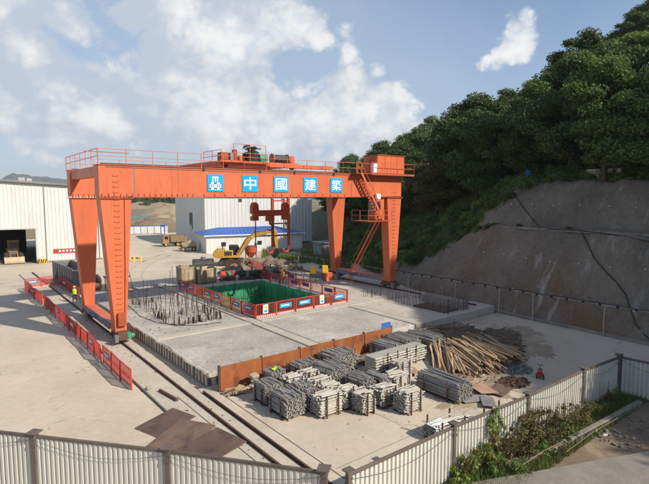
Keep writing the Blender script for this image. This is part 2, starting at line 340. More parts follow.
# ================================================================ SETTING
PX0, PX1, PY0, PY1 = 20.75, 31.05, 35.85, 52.0          # the shaft opening
YZ = -0.14                                              # level of the big yard left of the crane track
def holed(x0, x1, y0, y1, z, step=None):
    mb = MB(); xs = [x0, PX0, PX1, x1]; ys = [y0, PY0, PY1, y1]
    vs = [(x, y, z) for y in ys for x in xs]
    fs = [(j * 4 + i, j * 4 + i + 1, j * 4 + i + 5, j * 4 + i + 4) for j in range(3) for i in range(3) if not (i == 1 and j == 1)]
    return mb.add(vs, fs)
struct('ground', holed(-6000, 9000, -6000, 9000, -0.42), 'far_earth')
struct('yard', holed(-60, 62, -30, 150, YZ), 'concrete_yard')
# shaft walls and bottom
m = MB(); a, b, c, d = (PX0, PY0), (PX1, PY0), (PX1, PY1), (PX0, PY1); zb = -7
for p, q in ((a, b), (b, c), (c, d), (d, a)):
    m.add([(p[0], p[1], zb), (q[0], q[1], zb), (q[0], q[1], -.43), (p[0], p[1], -.43)], [(0, 1, 2, 3)])
m.add([(p[0], p[1], zb) for p in (a, b, c, d)], [(0, 1, 2, 3)])
struct('shaft', m, 'concrete_grey')
# track strip (a real step above the yard) and the storage yard
trk = struct('track_strip', MB().bx(8.75, 11.15, 10.6, 82, -.6, 0), 'concrete_pale', bevel=.03)
struct('storage_yard', MB().bx(11.16, 41.4, 8.6, 25.9, -.6, 0.0), 'concrete_yard')
struct('moss_line', MB().bx(8.66, 8.744, 11, 70, YZ - .05, YZ + .02), 'hill_soil')
m = MB()
for x, y0, y1, w in ((9.85, 11, 25.6, .05), (11.95, 11, 25.7, .05)): m.bx(x - w / 2, x + w / 2, y0, y1, -.02, .004)
struct('track_joint', m, 'steel_dark')

# deck over the station box: cast slabs and beams with open joints between them
DZ = 0.70
deck = struct('deck', MB().bx(11.9, 19.6, 26.0, 34.4, YZ - .1, DZ), 'concrete_deck', bevel=.03)
def slab(name, x0, x1, y0, y1, mat, dz=0.0):
    return MB().bx(x0, x1, y0, y1, YZ - .1, DZ + dz).build(name, mat, deck, bevel=.025)
slab('slab', 11.9, 19.6, 35.45, 45.5, 'concrete_deck', -.012); slab('slab', 11.9, 19.6, 45.62, 57.5, 'concrete_deck', -.02)
slab('slab', 20.72, 29.85, 26.0, 34.4, 'concrete_deck', .008); slab('slab', 31.1, 38.6, 26.0, 34.4, 'concrete_beam', -.01)
slab('slab', 32.1, 38.6, 35.5, 45.5, 'concrete_beam', -.02); slab('slab', 32.1, 38.6, 45.6, 57.5, 'concrete_beam', -.03)
slab('slab', 20.72, 31.1, 53.0, 57.5, 'concrete_deck', -.02)
slab('beam', 19.72, 20.6, 26.0, 57.5, 'concrete_beam', .03); slab('beam', 30.0, 30.95, 26.0, 34.4, 'concrete_beam', .03)
slab('beam', 11.9, 19.62, 34.5, 35.35, 'concrete_beam', .035); slab('beam', 20.7, 38.6, 34.5, 35.78, 'concrete_beam', .035)
slab('beam', 31.1, 32.0, 35.9, 57.5, 'concrete_beam', .03); slab('beam', 20.7, 31.05, 52.1, 52.92, 'concrete_beam', .03)
slab('track_beam', 38.7, 41.2, 26.0, 72, 'concrete_beam', .0)
# striped shuttering boards along the deck edge beside the track
pl = meshof(MB().box((0, 0, .5), (.07, .30, 1.0)), 'edge_board', 'stripe_pale', bevel=.01)
dk = meshof(MB().box((0, 0, .5), (.07, .22, 1.0)), 'edge_board', 'stripe_dark', bevel=.01)
y = 26.2; k = 0
while y < 44:
    w = .22 + .05 * rnd.random()
    piece('edge_board', (pl, dk)[k % 2], deck, (11.83 + .025 * rnd.random(), y, -.02), (R(rnd.uniform(-5, 1)), R(rnd.uniform(-1, 3)), R(rnd.uniform(-2, 2))), (1, w / .25, .64 + .06 * rnd.random()))
    y += w * 1.02; k += 1
for i in range(5):
    piece('edge_board', (dk, pl)[i % 2], deck, (11.95 + i * .27, 25.93, 0), (R(rnd.uniform(-4, 4)), R(12), R(90)), (1, 1, .66))
m = MB()                                     # crust of spilled concrete that caps the edge
ys = np.arange(26.1, 44, .3)
for i in range(len(ys) - 1):
    def sec(y):
        w = .13 + .05 * fbm(y, 1, .9); h = DZ + .025 + .03 * fbm(y, 5, .8)
        c = 11.95 + .07 * fbm(y, 3, .5)
        return [(c - w, y, DZ - .06), (c - w * .6, y, h), (c + w * .7, y, h - .01), (c + w * 1.2, y, DZ - .03)]
    a = sec(ys[i]); b = sec(ys[i + 1]); m.add(a + b, [(0, 1, 5, 4), (1, 2, 6, 5), (2, 3, 7, 6)])
m.build('edge_crust', 'concrete_beam', deck, smooth=True)

# --------------------------- hillside with the sprayed-concrete cut
def toe(Y): return lerp(Y, [-70, -40, -15, 2, 12, 26, 34, 43, 56, 75, 110, 160], [14, 21, 30.3, 37.2, 41.0, 41.6, 42.6, 46.0, 52.0, 62, 82, 110])
def cap(Y): return lerp(Y, [-80, -30, 0, 33, 60, 82, 113, 135, 160], [48, 50, 48, 40.5, 32.5, 26.5, 22, 13.5, 3])
def cut(s):                                  # two battered faces with a bench between them
    return lerp(s, [-1, 0, 5.9, 7.3, 10.9, 12.5], [-.45, 0, 7.75, 7.95, 12.5, 12.9])
def hill(X, Y):
    s = X - toe(Y)
    if s < 0: return -.35
    k = lerp(Y, [-8, 6, 31, 37], [0, 1, 1, 0])                  # the cut runs between these; elsewhere a grown-over slope
    gr = lerp(Y, [-12, 12, 30], [.9, .62, .46]); top = 12.9 + gr * max(s - 12.5, 0)
    h1 = cut(s) if s < 12.5 else top
    fk = lerp(Y, [30, 45, 75, 120], [1, .82, .7, .6])
    h2 = (s * .95 if s < 12.5 else 11.9 + gr * (s - 12.5)) * fk + .35 * fbm(X, Y, .35) * min(s / 3, 1)
    h = h1 * k + h2 * (1 - k)
    c = cap(Y) * (1 - max(0, (X - 125) / 90)) + 1.2 * fbm(X, Y, .05)
    c = max(c, .5)
    return h if h < c * .7 else c * .7 + (c * .3) * (1 - math.exp(-(h - c * .7) / (c * .3)))
NX, NY = 96, 170
vs = []; tt = np.concatenate([np.linspace(0, 13, 46), 13 + np.geomspace(.6, 110, NX - 46)])
Ys = np.concatenate([np.linspace(-70, 4, 34), np.linspace(4.6, 62, 96), np.linspace(64, 165, 40)])
for Y in Ys:
    for s in tt:
        X = toe(Y) + s - .05; z = hill(X, Y)
        rough = (.20 * fbm(X, Y, .5) + .12 * fbm(X, Y, 1.6)) if 0.3 < s < 12.5 else 0
        vs.append((X, Y, z + rough if s > .1 else -.5))
def hgrid(test):
    f = []
    for j in range(len(Ys) - 1):
        for i in range(NX - 1):
            if test(tt[i] + .05, (Ys[j] + Ys[j + 1]) / 2): f.append((j * NX + i, j * NX + i + 1, (j + 1) * NX + i + 1, (j + 1) * NX + i))
    return f
def bare(s, Y):                              # where the sprayed concrete is bare: bounded by a ragged slanting edge on the far side
    edge = lerp(s, [0, 3, 6, 9, 12.3], [50, 43.5, 38, 33.5, 29.5]) + 1.6 * fbm(s, Y, .6)
    return s < 12.4 and 3 < Y < edge
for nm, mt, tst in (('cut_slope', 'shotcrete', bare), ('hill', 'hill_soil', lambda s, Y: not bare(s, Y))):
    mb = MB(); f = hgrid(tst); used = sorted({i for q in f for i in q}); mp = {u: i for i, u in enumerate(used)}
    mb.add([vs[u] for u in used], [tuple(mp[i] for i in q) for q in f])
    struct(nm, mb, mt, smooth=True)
def kerb(pts, w, h, z):
    mb = MB()
    for a, b in zip(pts[:-1], pts[1:]): mb.bar((a[0], a[1], z + h / 2), (b[0], b[1], z + h / 2), w, h)
    return mb
k = thing('toe_kerb', 'low dark concrete kerb along the foot of the sprayed concrete slope', 'kerb', (41.2, 20, 0))
ks = [(toe(Y) - .12, Y) for Y in np.linspace(4, 34, 11)]
for a, b in zip(ks[:-1], ks[1:]): MB().bar((a[0], a[1] + .01, .08), (b[0], b[1] - .01, .08), .3, .34).build('kerb_stone', 'concrete_grey', k, bevel=.02)
bd = thing('bench_drain', 'pale concrete drain kerb along the bench of the sprayed slope', 'drain', (48, 20, 7.8))
bp_ = [(toe(Y) + 5.95, Y) for Y in np.linspace(4, 29.5, 16)]
for a, b in zip(bp_[:-1], bp_[1:]): MB().bar((a[0] + .1, a[1] + .01, 7.76), (b[0] + .1, b[1] - .01, 7.76), .3, .26).build('kerb_stone', 'concrete_grey', bd, bevel=.03)
wp_ = meshof(MB().cyl((0, 0, -.1), (-.22, 0, .02), .05, 8), 'weep_pipe', 'plastic_white')
wh0 = thing('weep_pipes', 'rows of short white weep pipes poking out of the sprayed slope', 'pipe', (44, 20, 3))
for Y in np.arange(7, 33, 2.6):
    for s_ in (1.6, 3.8, 9.0): x = toe(Y) + s_ + rnd.uniform(-.1, .1); piece('weep_pipe', wp_, wh0, (x - 44, Y + rnd.uniform(-.2, .2) - 20, hill(x, Y) + .05 - 3))
# --------------------------- far distance
m = MB(); pts = [(x, y) for x, y in ((-160, 178), (-90, 186), (-30, 184), (0, 179.5), (8, 176), (14, 173.3), (24, 174.5), (34, 176), (50, 177.5), (68, 179.5), (110, 184), (170, 190), (260, 192), (330, 194))]
D = 3300.0; crest = []
for x, y in pts:
    r_ = ray(x, y); r_ = r_ / math.hypot(r_[0], r_[1]); crest.append(Vector((r_[0] * D, r_[1] * D, CAMH + r_[2] * D)))
fine = []
for a, b in zip(crest[:-1], crest[1:]):
    for t in np.linspace(0, 1, 9)[:-1]:
        p = a.lerp(b, float(t)); p.z += 5 * fbm(p.x, p.y, .02); fine.append(p)
n = len(fine); rows = []
for kk, (dz, dd) in enumerate(((0, -.16), (.45, -.09), (.8, -.04), (1, 0), (.7, .06), (0, .18))):
    for p in fine: q = p * (1 + dd); rows.append((q.x, q.y, max(p.z * dz + (8 * fbm(p.x + 900 * kk, p.y, .01) if 0 < dz < 1 else 0), -1)))
m.add(rows, [(kk * n + i, kk * n + i + 1, (kk + 1) * n + i + 1, (kk + 1) * n + i) for kk in range(5) for i in range(n - 1)])
struct('distant_hills', m, 'far_hill', smooth=True)
# pond, with a bank of rubble in front of it
c = G(141, 216.5, -.38); m = MB(); N = 26; vs = [(c.x, c.y, -.37)]
for i in range(N):
    t = 2 * math.pi * i / N; q = 1 + .18 * fbm(math.cos(t), math.sin(t), 2)
    e = Vector((_rt[0], _rt[1], 0)) * 13 * math.cos(t) * q + Vector((math.cos(HEAD), math.sin(HEAD), 0)) * 42 * math.sin(t) * q
    vs.append((c.x + e.x, c.y + e.y, -.37))
m.add(vs, [(0, 1 + i, 1 + (i + 1) % N) for i in range(N)]); struct('pond', m, 'pond_water')
def mound(name, c, rx, ry, h, mat, rz=0.0, rough=.25, n=26, mm=10, parent=None):
    mb = MB(); cs, sn = math.cos(rz), math.sin(rz); vs = []
    for j in range(mm + 1):
        q = j / mm
        for i in range(n):
            t = 2 * math.pi * i / n; w = 1 + .22 * fbm(math.cos(t) + c[0], math.sin(t) + c[1], 1.3)
            x = rx * q * w * math.cos(t); y = ry * q * w * math.sin(t)
            z = h * (1 - q * q) ** 1.2 * (1 + .25 * fbm(c[0] + x, c[1] + y, 1.2 / max(rx, ry) * 3)) + rough * fbm(c[0] + x, c[1] + y, 1.1) * (1 - q) - .08 * q
            vs.append((c[0] + x * cs - y * sn, c[1] + x * sn + y * cs, c[2] + z))
    mb.add(vs, [(j * n + i, j * n + (i + 1) % n, (j + 1) * n + (i + 1) % n, (j + 1) * n + i) for j in range(mm) for i in range(n)])
    return mb
for i, (x, y, rx, h) in enumerate(((172, 222, 13, 4.5), (155, 226, 11, 3.2), (143, 224, 9, 2.4), (165, 214, 24, 6), (132, 225, 8, 2.0), (150, 208, 60, 5), (100, 214, 40, 5))):
    p = G(x, y, -.4)
    tag(mound('rubble_mound', (p.x, p.y, -.45), rx, rx * .8, h, 'spoil', .4 * i, .5).build('rubble_mound', 'earth' if i in (0, 3, 5) else 'spoil', smooth=True),
        ['tall tan spoil heap beside the far end of the white shed', 'brown rubble heap behind the blue topped site fence', 'small dark rubble heap at the pond edge behind the fence', 'broad tan bank beyond the spoil heap and the pond', 'low rubble heap close behind the left crane leg', 'long pale bank on the far side of the pond', 'far bank hidden mostly behind the left crane legs'][i], 'mound')

# darker trampled patches of soil and sawdust on the storage yard
def patch(name, px, py, rx, ry, rz, mat, z, seed):
    p = G(px, py, 0); n = 220; vs = [(p.x, p.y, z)]
    for i in range(n):
        t = 2 * math.pi * i / n; q = 1 + .30 * fbm(math.cos(t) * 2 + seed, math.sin(t) * 2, 1.0) + .16 * fbm(math.cos(t) * 9 + seed, math.sin(t) * 9, 1.0, 5)
        x, y = rx * q * math.cos(t), ry * q * math.sin(t); vs.append((p.x + x * math.cos(rz) - y * math.sin(rz), p.y + x * math.sin(rz) + y * math.cos(rz), z))
    struct(name, MB().add(vs, [(0, 1 + i, 1 + (i + 1) % n) for i in range(n)]), mat)
patch('soil_patch', 505, 340, 4.6, 2.6, .6, 'trampled', .006, 1); patch('soil_patch', 468, 345, 3.3, 2.4, .3, 'trampled', .010, 5); patch('sawdust_patch', 462, 398, 2.0, 1.2, .2, 'trampled', .005, 9)
patch('soil_patch', 545, 352, 1.6, .7, .5, 'trampled', .007, 15); patch('soil_patch', 490, 388, 2.0, 1.2, .3, 'trampled', .008, 17)
patch('soil_patch', 258, 384, 1.2, .7, .1, 'spoil', .005, 12)

# joints, tyre marks and litter that break up the big yard
m = MB()
for x in (17.0, 23.0): m.bx(x - .02, x + .02, 11.6, 24.6, .001, .004)
for y in (14.6, ): m.bx(12.1, 23, y - .02, y + .02, .001, .0045)
struct('yard_joint', m, 'concrete_grey')
pm('tyre_mark', (.40, .345, .265), (.36, .31, .235), 1.5, .95, bump=.1, vary=0, grain=.25, c3=(.47, .405, .31), s3=1.4, w3=.44, world=True)
def marks(x0, y0, ang, bend, L, gap, w):
    m = MB()
    for off in (-gap / 2, gap / 2):
        P = []; x, y, a = x0, y0, ang
        for i in range(40): P.append((x - math.sin(a) * off, y + math.cos(a) * off, a)); x += math.cos(a) * L / 40; y += math.sin(a) * L / 40; a += bend / 40
        vs = []
        for i, (px, py, a) in enumerate(P):
            ww = w * (.75 + .25 * rnd.random()) / 2; vs += [(px - math.sin(a) * ww, py + math.cos(a) * ww, YZ + .006), (px + math.sin(a) * ww, py - math.cos(a) * ww, YZ + .006)]
        m.add(vs, [(2 * i, 2 * i + 1, 2 * i + 3, 2 * i + 2) for i in range(39)])
    struct('tyre_marks', m, 'tyre_mark')
marks(-6, 52, R(20), .9, 26, 2.0, .32); marks(14, 72, R(55), -.5, 40, 2.1, .4); marks(20, 66, R(75), -.7, 45, 2.1, .4)
# ================================================================ VEGETATION
def leaf_quads(mb_v, mb_f, P, N, size, rg, asp=.62):
    """adds diamond leaves at points P facing N (numpy arrays)"""
    n = len(P); N = N / np.maximum(np.linalg.norm(N, axis=1, keepdims=True), 1e-6)
    ref = rg.normal(size=(n, 3)); T = np.cross(N, ref); T /= np.maximum(np.linalg.norm(T, axis=1, keepdims=True), 1e-6); B = np.cross(N, T)
    s = size * rg.uniform(.65, 1.35, (n, 1))
    q = np.stack([P - T * s, P + B * s * asp - N * s * .12, P + T * s, P - B * s * asp - N * s * .12], 1).reshape(-1, 3)
    return q
def leaf_mesh(name, clumps, per, size, mat, seed, flat=.75, outward=.8):
    rg = np.random.default_rng(seed); V = []
    for (c, r) in clumps:
        k = max(int(per * (r ** 2)), 12)
        d = rg.normal(size=(k, 3)); d /= np.linalg.norm(d, axis=1, keepdims=True)
        rr = r * (np.minimum(np.abs(rg.normal(size=(k, 1))), 1.7) * .55 + .15)
        P = np.array(c) + d * rr * np.array([1, 1, flat])
        N = d * outward + rg.normal(size=(k, 3)) * .55 + np.array([0, 0, .35])
        V.append(leaf_quads(None, None, P, N, size, rg))
    V = np.concatenate(V); nq = len(V) // 4
    me = bpy.data.meshes.new(name); me.vertices.add(len(V)); me.vertices.foreach_set('co', V.ravel())
    me.loops.add(nq * 4); me.loops.foreach_set('vertex_index', np.arange(nq * 4, dtype=np.int32))
    me.polygons.add(nq); me.polygons.foreach_set('loop_start', np.arange(0, nq * 4, 4, dtype=np.int32)); me.polygons.foreach_set('loop_total', np.full(nq, 4, dtype=np.int32))
    me.update(calc_edges=True); me.materials.append(MATS[mat]); return me
def make_tree_meshes(seed, H, rad, trunk_h, mat, leaf=.30, per=150, nclump=34, flatcrown=1.0):
    rg = random.Random(seed); cl = []
    ch = (H - trunk_h)
    for i in range(nclump):
        u = rg.random(); z = trunk_h + ch * (.08 + .86 * u)
        prof = math.sin(math.pi * min(max((u * .86 + .12), 0), 1)) ** .7 * (1 + .28 * math.sin(3 * i * 2.399 + seed) * math.sin(5 * u + seed))
        a = i * 2.399 + rg.uniform(-.5, .5); q = rad * prof * rg.uniform(.2, 1.0) ** .7 * flatcrown
        cl.append(((q * math.cos(a) * rg.uniform(.85, 1.15), q * math.sin(a), z), rad * rg.choice([.16, .20, .25, .30, .36])))
    crown = leaf_mesh('crown', cl, per, leaf, mat, seed, .55, .35)
    tb = MB(); r0 = .020 * H + .05
    lean = (rg.uniform(-.4, .4), rg.uniform(-.4, .4))
    P = [(lean[0] * t * t * 1.2, lean[1] * t * t * 1.2, H * .8 * t - .4 * (1 - t)) for t in np.linspace(0, 1, 7)]
    tb.tube(P, r0, 7, .22)
    for (c, r) in rg.sample(cl, min(12, len(cl))):
        t = rg.uniform(.35, .8); a = P[int(t * 6)]
        mid = ((a[0] + c[0]) / 2, (a[1] + c[1]) / 2, (a[2] + c[2]) / 2 + .3)
        tb.tube([a, mid, c], r0 * .38, 5, .3)
    return meshof(tb, 'trunk', 'bark', smooth=True), crown
SPEC = [(1, 10.5, 3.9, 1.2, 'leaf_dark', .135, 560, 90), (2, 12.5, 4.4, 1.6, 'leaf_dark', .14, 520, 95), (3, 8.5, 4.1, .9, 'leaf_mid', .135, 560, 85),
        (4, 11.0, 3.6, 1.2, 'leaf_mid', .13, 560, 85), (5, 8.0, 3.8, .9, 'leaf_olive', .13, 540, 80), (6, 13.5, 4.1, 1.8, 'leaf_dark', .14, 520, 95), (7, 9.5, 3.6, 1.1, 'leaf_light', .13, 540, 80)]
TREES = [make_tree_meshes(*s) for s in SPEC]
def plant_tree(k, x, y, z, sc, label, group, name='broadleaf_tree', cat='tree'):
    t = thing(name, label, cat, (x, y, z), rnd.uniform(0, 6.28), group); t.scale = (sc * rnd.uniform(.9, 1.12), sc * rnd.uniform(.9, 1.12), sc * rnd.uniform(.88, 1.12))
    piece('trunk', TREES[k][0], t); piece('crown', TREES[k][1], t); return t
# the wood on the hill: jittered rows, kept only where the photograph (or its shade) shows them
spots = []
Y = -56.0
while Y < 132:
    far = Y > 60
    stp = 5.2 if not far else 6.0
    s = 2.0 if Y < -8 else 12.6 if Y < 33 else lerp(Y, [33, 48, 75, 130], [13, 11.5, 9.5, 5])
    first = True
    while s < 92:
        x = toe(Y) + s + rnd.uniform(-1.4, 1.4); yy = Y + rnd.uniform(-2, 2)
        px, py, dd = proj((x, yy, hill(x, yy) + 6)) if x > 8 else (9999, 0, 1)
        if Y > 12: ok = 318 < px < 740
        else: ok = s < (60 if Y > -30 else 40)
        if ok and yy > 1.22 * x: ok = False
        if ok: spots.append((x, yy, s, first))
        first = False
        s += stp * rnd.uniform(.85, 1.25) * (1 if s < 40 else 1.35) * (1.0 if Y > 12 else 1.15)
    Y += stp
print('trees', len(spots))
for (x, y, s, first) in spots:
    if y <= 9 and proj((x, y, hill(x, y) + 8))[0] > 700:
        k = rnd.choice([1, 5, 1, 0]); plant_tree(k, x, y, hill(x, y) - .3, rnd.uniform(.9, 1.15) * (.8 if s < 8 else 1), 'broadleaf tree on the near hillside beyond the right edge of the picture', 'trees on the near hillside'); continue
    u = rnd.random()
    if s < 17: k = 0 if u < .3 else 3 if u < .6 else 5 if u < .78 else 1 if u < .9 else 2
    else: k = 0 if u < .15 else 1 if u < .28 else 2 if u < .46 else 3 if u < .70 else 5 if u < .80 else 6
    if 40 < y < 62 and s < 22 and u < .5: k = 4
    px = proj((x, y, hill(x, y) + 6))[0]
    z1 = 'at the front edge of the wood' if s < 17 else 'midway up the wood' if s < 38 else 'high up near the skyline'
    z2 = 'behind the crane cabin' if px < 430 else 'above the grassy slope' if px < 520 else 'above the concrete slope' if px < 600 else 'at the right edge'
    kind = ['dark green tree', 'tall dark green tree', 'round mid green tree', 'slim mid green tree', 'brownish olive tree', 'very tall dark tree', 'light green tree'][k]
    plant_tree(k, x, y, hill(x, y) - .3, rnd.uniform(.72, 1.25), kind + ' ' + z1 + ' ' + z2, 'hillside wood: ' + kind + ' ' + z1 + ' ' + z2)
# shrubs on the grown-over slope and along its upper edge
def bush_mesh(seed, rad, h, mat, leaf, per):
    rg = random.Random(seed); cl = []
    for i in range(13):
        a = i * 2.4; q = rad * rg.uniform(.1, .8); cl.append(((q * math.cos(a), q * math.sin(a), h * rg.uniform(.2, .75) * (1 - .3 * q / rad)), rad * rg.uniform(.3, .5)))
    return leaf_mesh('foliage', cl, per, leaf, mat, seed, .85, .4)
BUSH = [bush_mesh(21, 1.4, 1.5, 'leaf_mid', .11, 600), bush_mesh(22, 1.2, 1.2, 'leaf_light', .10, 600), bush_mesh(23, 1.6, 1.9, 'leaf_dark', .12, 560), bush_mesh(24, 1.2, 1.0, 'leaf_olive', .10, 600)]
stem = MB()
for i in range(6): a = i * 1.05; stem.tube([(0, 0, -.25), (.25 * math.cos(a), .25 * math.sin(a), .5), (.6 * math.cos(a), .6 * math.sin(a), 1.0)], .03, 5, .4)
STEM = meshof(stem, 'stem', 'bark')
def plant_bush(k, x, y, z, sc, label, group, name='shrub'):
    t = thing(name, label, 'shrub', (x, y, z), rnd.uniform(0, 6.28), group); t.scale = (sc * rnd.uniform(.85, 1.2), sc * rnd.uniform(.85, 1.2), sc * rnd.uniform(.8, 1.2))
    piece('stem', STEM, t); piece('foliage', BUSH[k], t); return t
nb = 0
for i in range(900):
    Y = rnd.uniform(29, 84); s = rnd.uniform(.4, 15)
    if bare(s, Y + 1.0): continue
    x = toe(Y) + s; px, py, dd = proj((x, Y, hill(x, Y)))
    if not 300 < px < 560 or nb > 230: continue
    k = rnd.choice([0, 0, 1, 1, 3, 0, 2]); nb += 1
    lab = ['mid green', 'light green', 'dark green', 'olive'][k] + ' shrub ' + ('near the foot of' if s < 4.5 else 'halfway up' if s < 9.5 else 'high on') + ' the overgrown slope ' + ('behind the crane legs' if px < 400 else 'right of the crane' if px < 450 else 'beside the bare concrete')
    plant_bush(k, x, Y, hill(x, Y) - .12, rnd.uniform(.5, 1.05), lab, 'slope shrubs: ' + lab)
for i in range(64):                     # fringe along the crest of the cut
    Y = 6 + i * .40 + rnd.uniform(-.3, .3); s = 11.9 + rnd.uniform(0, 2.4); x = toe(Y) + s
    plant_bush(rnd.choice([2, 0, 1]), x, Y, hill(x, Y) - .1, rnd.uniform(.35, .85), 'low shrub in the fringe along the crest of the concrete slope', 'crest fringe shrubs')
for i in range(48):                     # weeds rooted in cracks of the sprayed concrete and hanging over its edges
    Y = rnd.uniform(6, 40); s = rnd.choice([rnd.uniform(6.2, 7.3), rnd.uniform(11.2, 12.3)]); e = lerp(s, [0, 3, 6, 9, 12.3], [42, 38, 34.5, 32, 29.5])
    if rnd.random() < .5: Y = e - rnd.uniform(-.5, 3.0)
    x = toe(Y) + s; plant_bush(rnd.choice([0, 1, 3, 1]), x, Y, hill(x, Y) - .05, rnd.uniform(.2, .4), 'small weed clump rooted in the bare sprayed concrete slope', 'weed clumps on the concrete slope', 'weed_clump')
# grass on the slope and weeds at its foot
def blades(name, pts, h, w, mat, seed, up=1.0):
    rg = np.random.default_rng(seed); P = np.array(pts); n = len(P)
    a = rg.uniform(0, 6.28, n); hh = h * rg.uniform(.5, 1.4, n); le = rg.normal(size=(n, 2)) * .35
    d = np.stack([np.cos(a), np.sin(a), np.zeros(n)], 1) * (w * rg.uniform(.6, 1.4, n))[:, None]
    tip = P + np.stack([le[:, 0] * hh, le[:, 1] * hh, hh], 1)
    V = np.stack([P - d, P + d, tip], 1).reshape(-1, 3)
    me = bpy.data.meshes.new(name); me.vertices.add(n * 3); me.vertices.foreach_set('co', V.ravel()); me.loops.add(n * 3); me.loops.foreach_set('vertex_index', np.arange(n * 3, dtype=np.int32))
    me.polygons.add(n); me.polygons.foreach_set('loop_start', np.arange(0, n * 3, 3, dtype=np.int32)); me.polygons.foreach_set('loop_total', np.full(n, 3, dtype=np.int32)); me.update(calc_edges=True)
    me.materials.append(MATS[mat]); o = bpy.data.objects.new(name, me); col.objects.link(o); o['kind'] = 'stuff'; return o
pts = []
while len(pts) < 52000:
    Y = rnd.uniform(27, 86); s = rnd.uniform(0.1, 15.5)
    if bare(s, Y + rnd.uniform(-.5, 1.2)): continue
    x = toe(Y) + s; pts.append((x, Y, hill(x, Y) - .05))
o = blades('slope_grass', pts, .55, .06, 'grass_mat', 5); o['label'] = 'grass and weeds covering the slope behind the crane'; o['category'] = 'grass'
pts = []
for i in range(9000):                    # weeds between the white annex and the work area
    p = G(rnd.uniform(262, 352), rnd.uniform(250, 268), .0)
    if fbm(p.x, p.y, .25) > -.15: pts.append((p.x, p.y, YZ))
o = blades('weeds', pts, .8, .05, 'grass_mat', 6); o['label'] = 'weeds growing between the white annex and the work area'; o['category'] = 'weeds'
# row of far trees behind the pond
for i in range(64):
    x = 64 + i * 1.9 + rnd.uniform(-1, 1); p = G(x, rnd.uniform(203, 208.5), -.4)
    plant_tree(rnd.choice([0, 2, 3, 5]), p.x, p.y, -.4, rnd.uniform(1.0, 1.8), 'small far tree in the row beyond the pond', 'far trees beyond the pond', 'distant_tree')
# ================================================================ GANTRY CRANE
FY, RY = 38.4, 48.0                     # leg and girder lines
LX, RX = 10.40, 39.70                   # track lines
GB, GT = 11.03, 13.32                   # girder underside and top
gc = thing('gantry_crane', 'large orange double girder gantry crane spanning the concrete deck', 'crane', (25, 43.2, 0))
GX0, GX1 = 9.22, 40.75
def cbox(name, x0, x1, y0, y1, z0, z1, mat='orange', parent=None, bevel=.015):
    return MB().bx(x0, x1, y0, y1, z0, z1).build(name, mat, parent or gc, bevel=bevel)
for yc in (FY, RY):
    g = MB().bx(GX0, GX1, yc - .60, yc + .60, GB, GT).build('girder', 'orange', gc, bevel=.012)
    cbox('top_flange', GX0 - .05, GX1 + .05, yc - .68, yc + .68, GT, GT + .05, parent=g, bevel=0)
    cbox('bottom_flange', 11.6, 38.3, yc - .66, yc + .66, GB - .05, GB, parent=g, bevel=0)
    cbox('trolley_rail', GX0 + .3, GX1 - .3, yc - .06, yc + .06, GT + .05, GT + .17, 'rust_dark', parent=g, bevel=0)
    s = meshof(MB().box((0, 0, 0), (.05, .06, .34)), 'stiffener', 'orange_dark')
    for i in range(34): piece('stiffener', s, g, Vector((GX0 + .2 + i * (.43 if i < 16 else .95) - (0 if i < 16 else 8.3), yc - .63, GB + .05)) - Vector(gc.location))
    for xx in (11.75, 24.2, 33.4): cbox('splice_plate', xx - .03, xx + .03, yc - .62, yc - .60, GB + .04, GT - .05, 'orange_dark' if xx > 12 else 'steel_grey', parent=g, bevel=0)
for x in (GX0 + .12, GX1 - .85):
    cbox('end_beam', x, x + .70, FY + .6, RY - .6, GT - .80, GT - .04)
for i, x in enumerate(np.arange(14.6, 38, 3.1)):
    MB().bx(x - .012, x + .012, FY - .606, FY - .60, GB + .02, GT - .02).build('weld_seam', 'orange_dark', gc)
cab_p = []
for i in range(60):
    x = 12.0 + i * .36; cab_p.append((x, RY + .95, GB + .9 - .55 * abs(math.sin(i * math.pi / 6))))
MB().tube(cab_p, .035, 6).build('festoon_cable', 'black', gc, smooth=True)
MB().tube([(GX0 + .5, FY - .64, GT - .12), (20, FY - .64, GT - .16), (30, FY - .64, GT - .13), (36, FY - .64, GT - .18)], .02, 5).build('conduit', 'steel_grey', gc)
for x in (17.3, 22.6, 26.3, 31.0): MB().bx(x - .09, x + .09, FY - .74, FY - .62, GT - .14, GT + .1).build('lamp_bracket', 'steel_dark', gc)
MB().tube([(LX + .55, FY - .62, GB - .2), (LX + .45, FY - .60, 6), (LX + .3, FY - .6, 1.6)], .025, 5).build('conduit', 'orange_dark', gc)
# legs: box sections tapering towards the ground
rung = meshof(MB().bar((-.2, 0, 0), (.2, 0, 0), .022).bar((-.2, 0, 0), (-.2, .13, 0), .02).bar((.2, 0, 0), (.2, .13, 0), .02), 'rung', 'orange')
for xc, zb in ((LX, 1.30), (RX, 1.95)):
    for yc in (FY, RY):
        off = .0
        lg = MB().frus((xc, yc, zb), (.84, 1.0, 0), (xc - .02 if xc < 20 else xc, yc, GB - .07), (2.22, 1.16, 0)).build('leg', 'orange', gc, bevel=.02)
        MB().bx(xc - 1.2, xc + 1.2, yc - .70, yc + .70, GB - .14, GB - .07).build('leg_flange', 'orange_dark', lg)
        bolt = meshof(MB().cyl((0, 0, -.05), (0, 0, .14), .035, 6), 'bolt', 'steel_dark')
        for i in range(9): piece('bolt', bolt, lg, Vector((xc - 1.05 + i * .262, yc - .66, GB - .10)) - Vector(gc.location))
        if yc == FY:
            for i in range(23):
                z = zb + .55 + i * .41; t = (z - zb) / (GB - zb); wy = .5 + .08 * t + .10
                piece('rung', rung, lg, Vector((xc + .02, yc - wy - .04, z)) - Vector(gc.location))
for z in (11.45, 11.85, 12.2, 12.65): piece('rung', rung, gc, Vector((LX + .02, FY - .78, z)) - Vector(gc.location))
